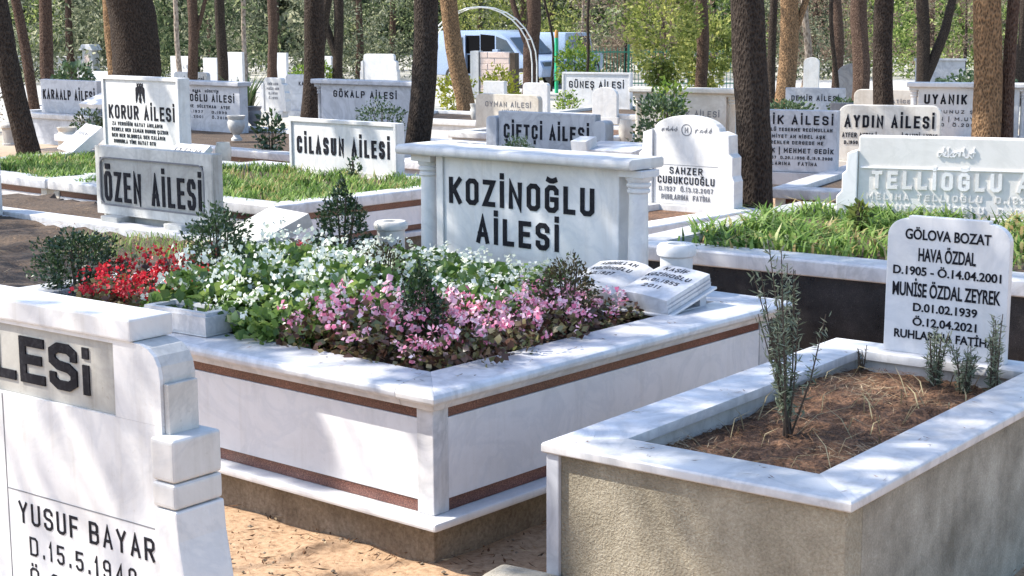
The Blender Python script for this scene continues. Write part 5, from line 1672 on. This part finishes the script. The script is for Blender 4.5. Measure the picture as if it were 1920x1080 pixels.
def Gv(x, y, z, r, n, h): return (*gz(x, y)[:2], z, r, n, h)
def sprays(to_world, cells, lit, seed, n=16, r=.075, h=6.0):
    """leaf sprays whose shade covers a grid of points, leaving the sunny spots (u, v, ru, rv) open"""
    rr = random.Random(seed); out = []
    for u, v in cells:
        a, b = u + rr.uniform(-.03, .03), v + rr.uniform(-.03, .03)
        if any(((a - lu) / ru) ** 2 + ((b - lv) / rv) ** 2 < rr.uniform(.75, 1.25) for lu, lv, ru, rv in lit):
            continue
        x, y, z = to_world(a, b)
        out.append((x, y, z, r * rr.uniform(.8, 1.25), int(n * rr.uniform(.6, 1.3)), h + rr.uniform(0, .9)))
    return out
def grid(u0, u1, v0, v1, st=.1):
    return [(u, v) for u in np.arange(u0, u1, st) for v in np.arange(v0, v1, st)]
A_ = sprays(lambda a, b: kz(a, b, .665), grid(-.20, .06, -.05, 2.3), [(-.11, .78, .14, .16), (-.06, 1.33, .11, .14), (-.06, 1.92, .14, .22), (.0, -.03, .12, .12), (-.12, .35, .06, .08)], 1)
B_ = sprays(lambda a, b: kz(a, .022, b), [c for c in grid(-1.7, -.03, .24, .60, .075) if c[0] < -.70 + (c[1] - .56) * -.62], [], 2, 22)
C_ = sprays(lambda a, b: kz(a, b, .665), grid(-2.9, -.2, -.05, .2), [(-.68, .0, .22, .2), (-.34, .03, .2, .2), (-.06, -.04, .09, .09), (-1.01, .04, .07, .06), (-2.4, .05, .2, .08)], 3)
D_ = sprays(lambda a, b: kz(a, b, .80), grid(-2.9, -.2, .22, 1.95, .11), [(-2.25, .55, .36, .30), (-1.25, .32, .34, .16), (-1.6, 1.05, .36, .28), (-.98, .6, .22, .2), (-.62, .78, .17, .16), (-.36, .55, .13, .13), (-.25, 1.35, .14, .16), (-.7, 1.1, .13, .12), (-2.4, 1.25, .3, .22), (-1.1, 1.5, .25, .15), (-1.9, 1.65, .3, .15), (-.3, .95, .1, .1)], 4, 12)
E_ = sprays(lambda a, b: kz(a, 2.1, b), grid(-2.2, -.6, .72, 1.26, .09), [(-1.87, .84, .09, .14), (-1.10, .83, .10, .09), (-2.1, 1.25, .1, .03), (-1.6, 1.27, .14, .03), (-1.05, 1.27, .12, .03)], 5, 8)
F_ = sprays(lambda a, b: gz(a, b, .62), grid(.42, 1.08, .08, .22) + grid(.0, .22, .22, 2.08) + grid(.86, 1.08, .22, 2.08), [(.1, .15, .2, .24), (.13, .67, .12, .15), (.06, 1.87, .14, .2), (.98, .38, .12, .13), (.13, 1.0, .09, .1), (.36, .08, .14, .10), (.1, 1.35, .06, .1), (.96, 1.03, .05, .06)], 6)
G_ = sprays(lambda a, b: gz(a, .03, b), [c for c in grid(.0, 1.05, .1, .60, .085) if c[1] > .60 - max(0, c[0] - .30) * .38 or c[0] < .02 or c[0] > .72 or (c[0] < .14 and c[1] < .22)], [], 7)
H_ = sprays(lambda a, b: gz(a, b, .49), grid(.2, .88, .2, 1.9, .11), [(.33, 1.3, .17, .26), (.42, 1.68, .17, .16), (.62, 1.5, .12, .15), (.5, .9, .12, .14), (.3, .6, .08, .1)], 8, 13)
J_ = [c for c in sprays(lambda a, b: place(FO, FR_, a, 0, b), grid(-.75, .1, .45, 1.2, .1), [], 10, 7, .07, 5.6) if RNG.uniform() < .42]
I_ = sprays(lambda a, b: gz(a, 1.95, b), grid(.26, .80, .66, 1.2, .09), [], 9, 12)
shade_tree("unseen broad tree added left of the flower grave, leaves placed to shade it", -7.4, 4.2, B_ + C_ + D_ + A_, leaf=.095, seed=61)
shade_tree("unseen tall tree added behind the broad one, leaves placed to shade the headstones", -8.6, 10.6, E_ + [
    (-2.98, 11.9, .95, .13, 120, 7.0), (-2.67, 11.65, .75, .20, 300, 7.0), (-2.27, 11.35, .75, .32, 600, 7.0), (-2.82, 11.8, .5, .10, 70, 7.0), (-3.0, 11.9, .6, .12, 110, 7.0), (-2.1, 11.2, .95, .2, 240, 7.0),
    (-3.6, 10.2, .45, .85, 1300, 7.0), (-2.4, 9.4, .45, .7, 1000, 6.8), (-4.2, 11.6, .45, .7, 700, 7.0), (-1.75, 9.9, .45, .4, 400, 6.8),
    (-3.4, 13.8, .35, .35, 320, 7.0), (-2.9, 13.2, .3, .35, 360, 7.0),
    ], seed=62, leaf=.11)
shade_tree("unseen leafy tree added left of the stuccoed grave, leaves placed to shade it", -6.8, 2.0, F_ + G_ + H_ + I_ + J_ + [
    (.66, 5.25, 0, .26, 420, 5.6), (.35, 5.6, 0, .18, 240, 5.6),
    (1.6, 8.5, .65, .40, 620, 6.4), (2.2, 8.0, .65, .40, 660, 6.4), (1.0, 8.95, .65, .40, 620, 6.4), (2.0, 8.1, .3, .4, 660, 6.4),
    ], seed=63, leaf=.095)
shade_tree("unseen wide dark tree added beyond the left edge to shade the second row signs", -12.0, 18.5, [
    (.2, 18.0, .65, .5, 800, 7.5), (.75, 17.7, .65, .45, 700, 7.5), (-2.1, 20.4, .75, .65, 1200, 7.8), (-1.4, 20.2, .75, .55, 1000, 7.8),
    (-4.1, 22.0, .7, .6, 1300, 8.0), (-4.6, 19.4, .3, .6, 700, 7.5), (-3.2, 18.4, .3, .6, 800, 7.5), (-2.2, 17.4, .3, .5, 700, 7.5),
    (-1.5, 15.05, .8, .09, 60, 7.2), (-1.2, 14.8, .75, .07, 40, 7.2), (-3.5, 16.5, 1.1, .16, 90, 7.4), (-4.6, 15.6, .5, .4, 200, 7.4),
    ], seed=64)
shade_tree("unseen dense tree added far to the left to shade the small sign headstone", -20.0, 27.0, [
    (-7.4, 27.2, .6, .8, 1300, 8.0), (-8.6, 33.0, .3, .8, 900, 8.0), (-8.0, 40.5, .2, .9, 900, 8.0), (-7.0, 25.6, .4, .9, 900, 8.0), (-4.4, 34.0, .3, .6, 600, 8.0),
    ], leaf=.2, seed=65)
shade_tree("unseen high-crowned tree added to shade the blue-grey and capped headstones", -9.8, 14.2, [
    (2.55, 15.1, .8, .5, 1100, 7.6), (2.4, 13.4, .4, .4, 400, 7.4), (5.55, 19.9, .85, .45, 800, 8.2), (6.3, 18.2, .5, .6, 700, 8.0), (5.4, 23.5, .4, .8, 1000, 8.2), (5.9, 31.0, .3, .9, 900, 8.5), (3.55, 16.15, .9, .09, 60, 7.6), (4.0, 16.05, .75, .09, 60, 7.6),
    (1.22, 12.95, 1.08, .07, 50, 7.2), (8.6, 38, .4, 1.0, 900, 8.5), (11.5, 44, .4, 1.1, 1000, 8.5),
    ], leaf=.15, seed=66)

# twigs and needles fallen on the copings
def litter():
    rg = np.random.default_rng(91)
    P = []
    for k in range(70):
        s = rg.integers(0, 5)
        if s == 0: P.append(gz(rg.uniform(.03, 1.03), rg.uniform(.03, .18), .6225))
        elif s == 1: P.append(gz(rg.uniform(.02, .18), rg.uniform(.2, 2.0), .6225))
        elif s == 2: P.append(gz(rg.uniform(.88, 1.04), rg.uniform(.2, 2.0), .6225))
        elif s == 3: P.append(kz(rg.uniform(-1.2, -.1), rg.uniform(.0, .18), .6665))
        else: P.append(kz(rg.uniform(-.18, .02), rg.uniform(.1, 2.1), .6665))
    P = np.array(P).repeat(2, 0) + np.column_stack([rg.normal(size=(140, 2)) * .012, np.zeros(140)])
    v, f = leaves(P, .035, .07, 0, rg)
    zc = P[:, 2].repeat(4)
    v[:, 2] = zc + np.abs(v[:, 2] - zc) * .15
    kind(link("twig_litter", fast_mesh("twig_litter", [(v, f, 0)], [M['needle']])), "stuff")
    n = 2600
    P = np.column_stack([rg.uniform(-1.6, 2.4, n), rg.uniform(3.6, 6.6, n), np.full(n, .02)])
    v, f = leaves(P, .07, .05, 0, rg)
    v[:, 2] = .018 + np.abs(v[:, 2] - .02) * .2
    kind(link("ground_needles", fast_mesh("ground_needles", [(v, f, 0)], [M['needle']])), "stuff")
    n = 260
    P = np.column_stack([rg.uniform(-1.3, .0, n), rg.uniform(5.5, 6.6, n), np.full(n, .01)])
    P = P + rg.normal(size=P.shape) * np.array([.05, .05, 0])
    u = rg.normal(size=(n, 3))
    v, f = leaves(P, .016, .6, .2, rg)
    kind(link("soil_crumbs", fast_mesh("soil_crumbs", [(v, f, 0)], [M['needle']])), "stuff")
litter()

def pebbles():
    rr = random.Random(33)
    mb = MB()
    for k in range(150):
        x, y = rr.uniform(-1.5, .3), rr.uniform(5.0, 6.7)
        s = rr.uniform(.004, .013)
        ico = [(0, 0, 1), (.9, 0, .3), (.28, .85, .3), (-.72, .53, .3), (-.72, -.53, .3), (.28, -.85, .3), (0, 0, -.6)]
        vs = [(x + a * s * rr.uniform(.7, 1.2), y + b * s * rr.uniform(.7, 1.2), .008 + c * s * .8) for a, b, c in ico]
        mb.add(vs, [(0, 1, 2), (0, 2, 3), (0, 3, 4), (0, 4, 5), (0, 5, 1), (6, 2, 1), (6, 3, 2), (6, 4, 3), (6, 5, 4), (6, 1, 5)])
    kind(mb.build("pebbles", M['concrete']), "stuff")
pebbles()
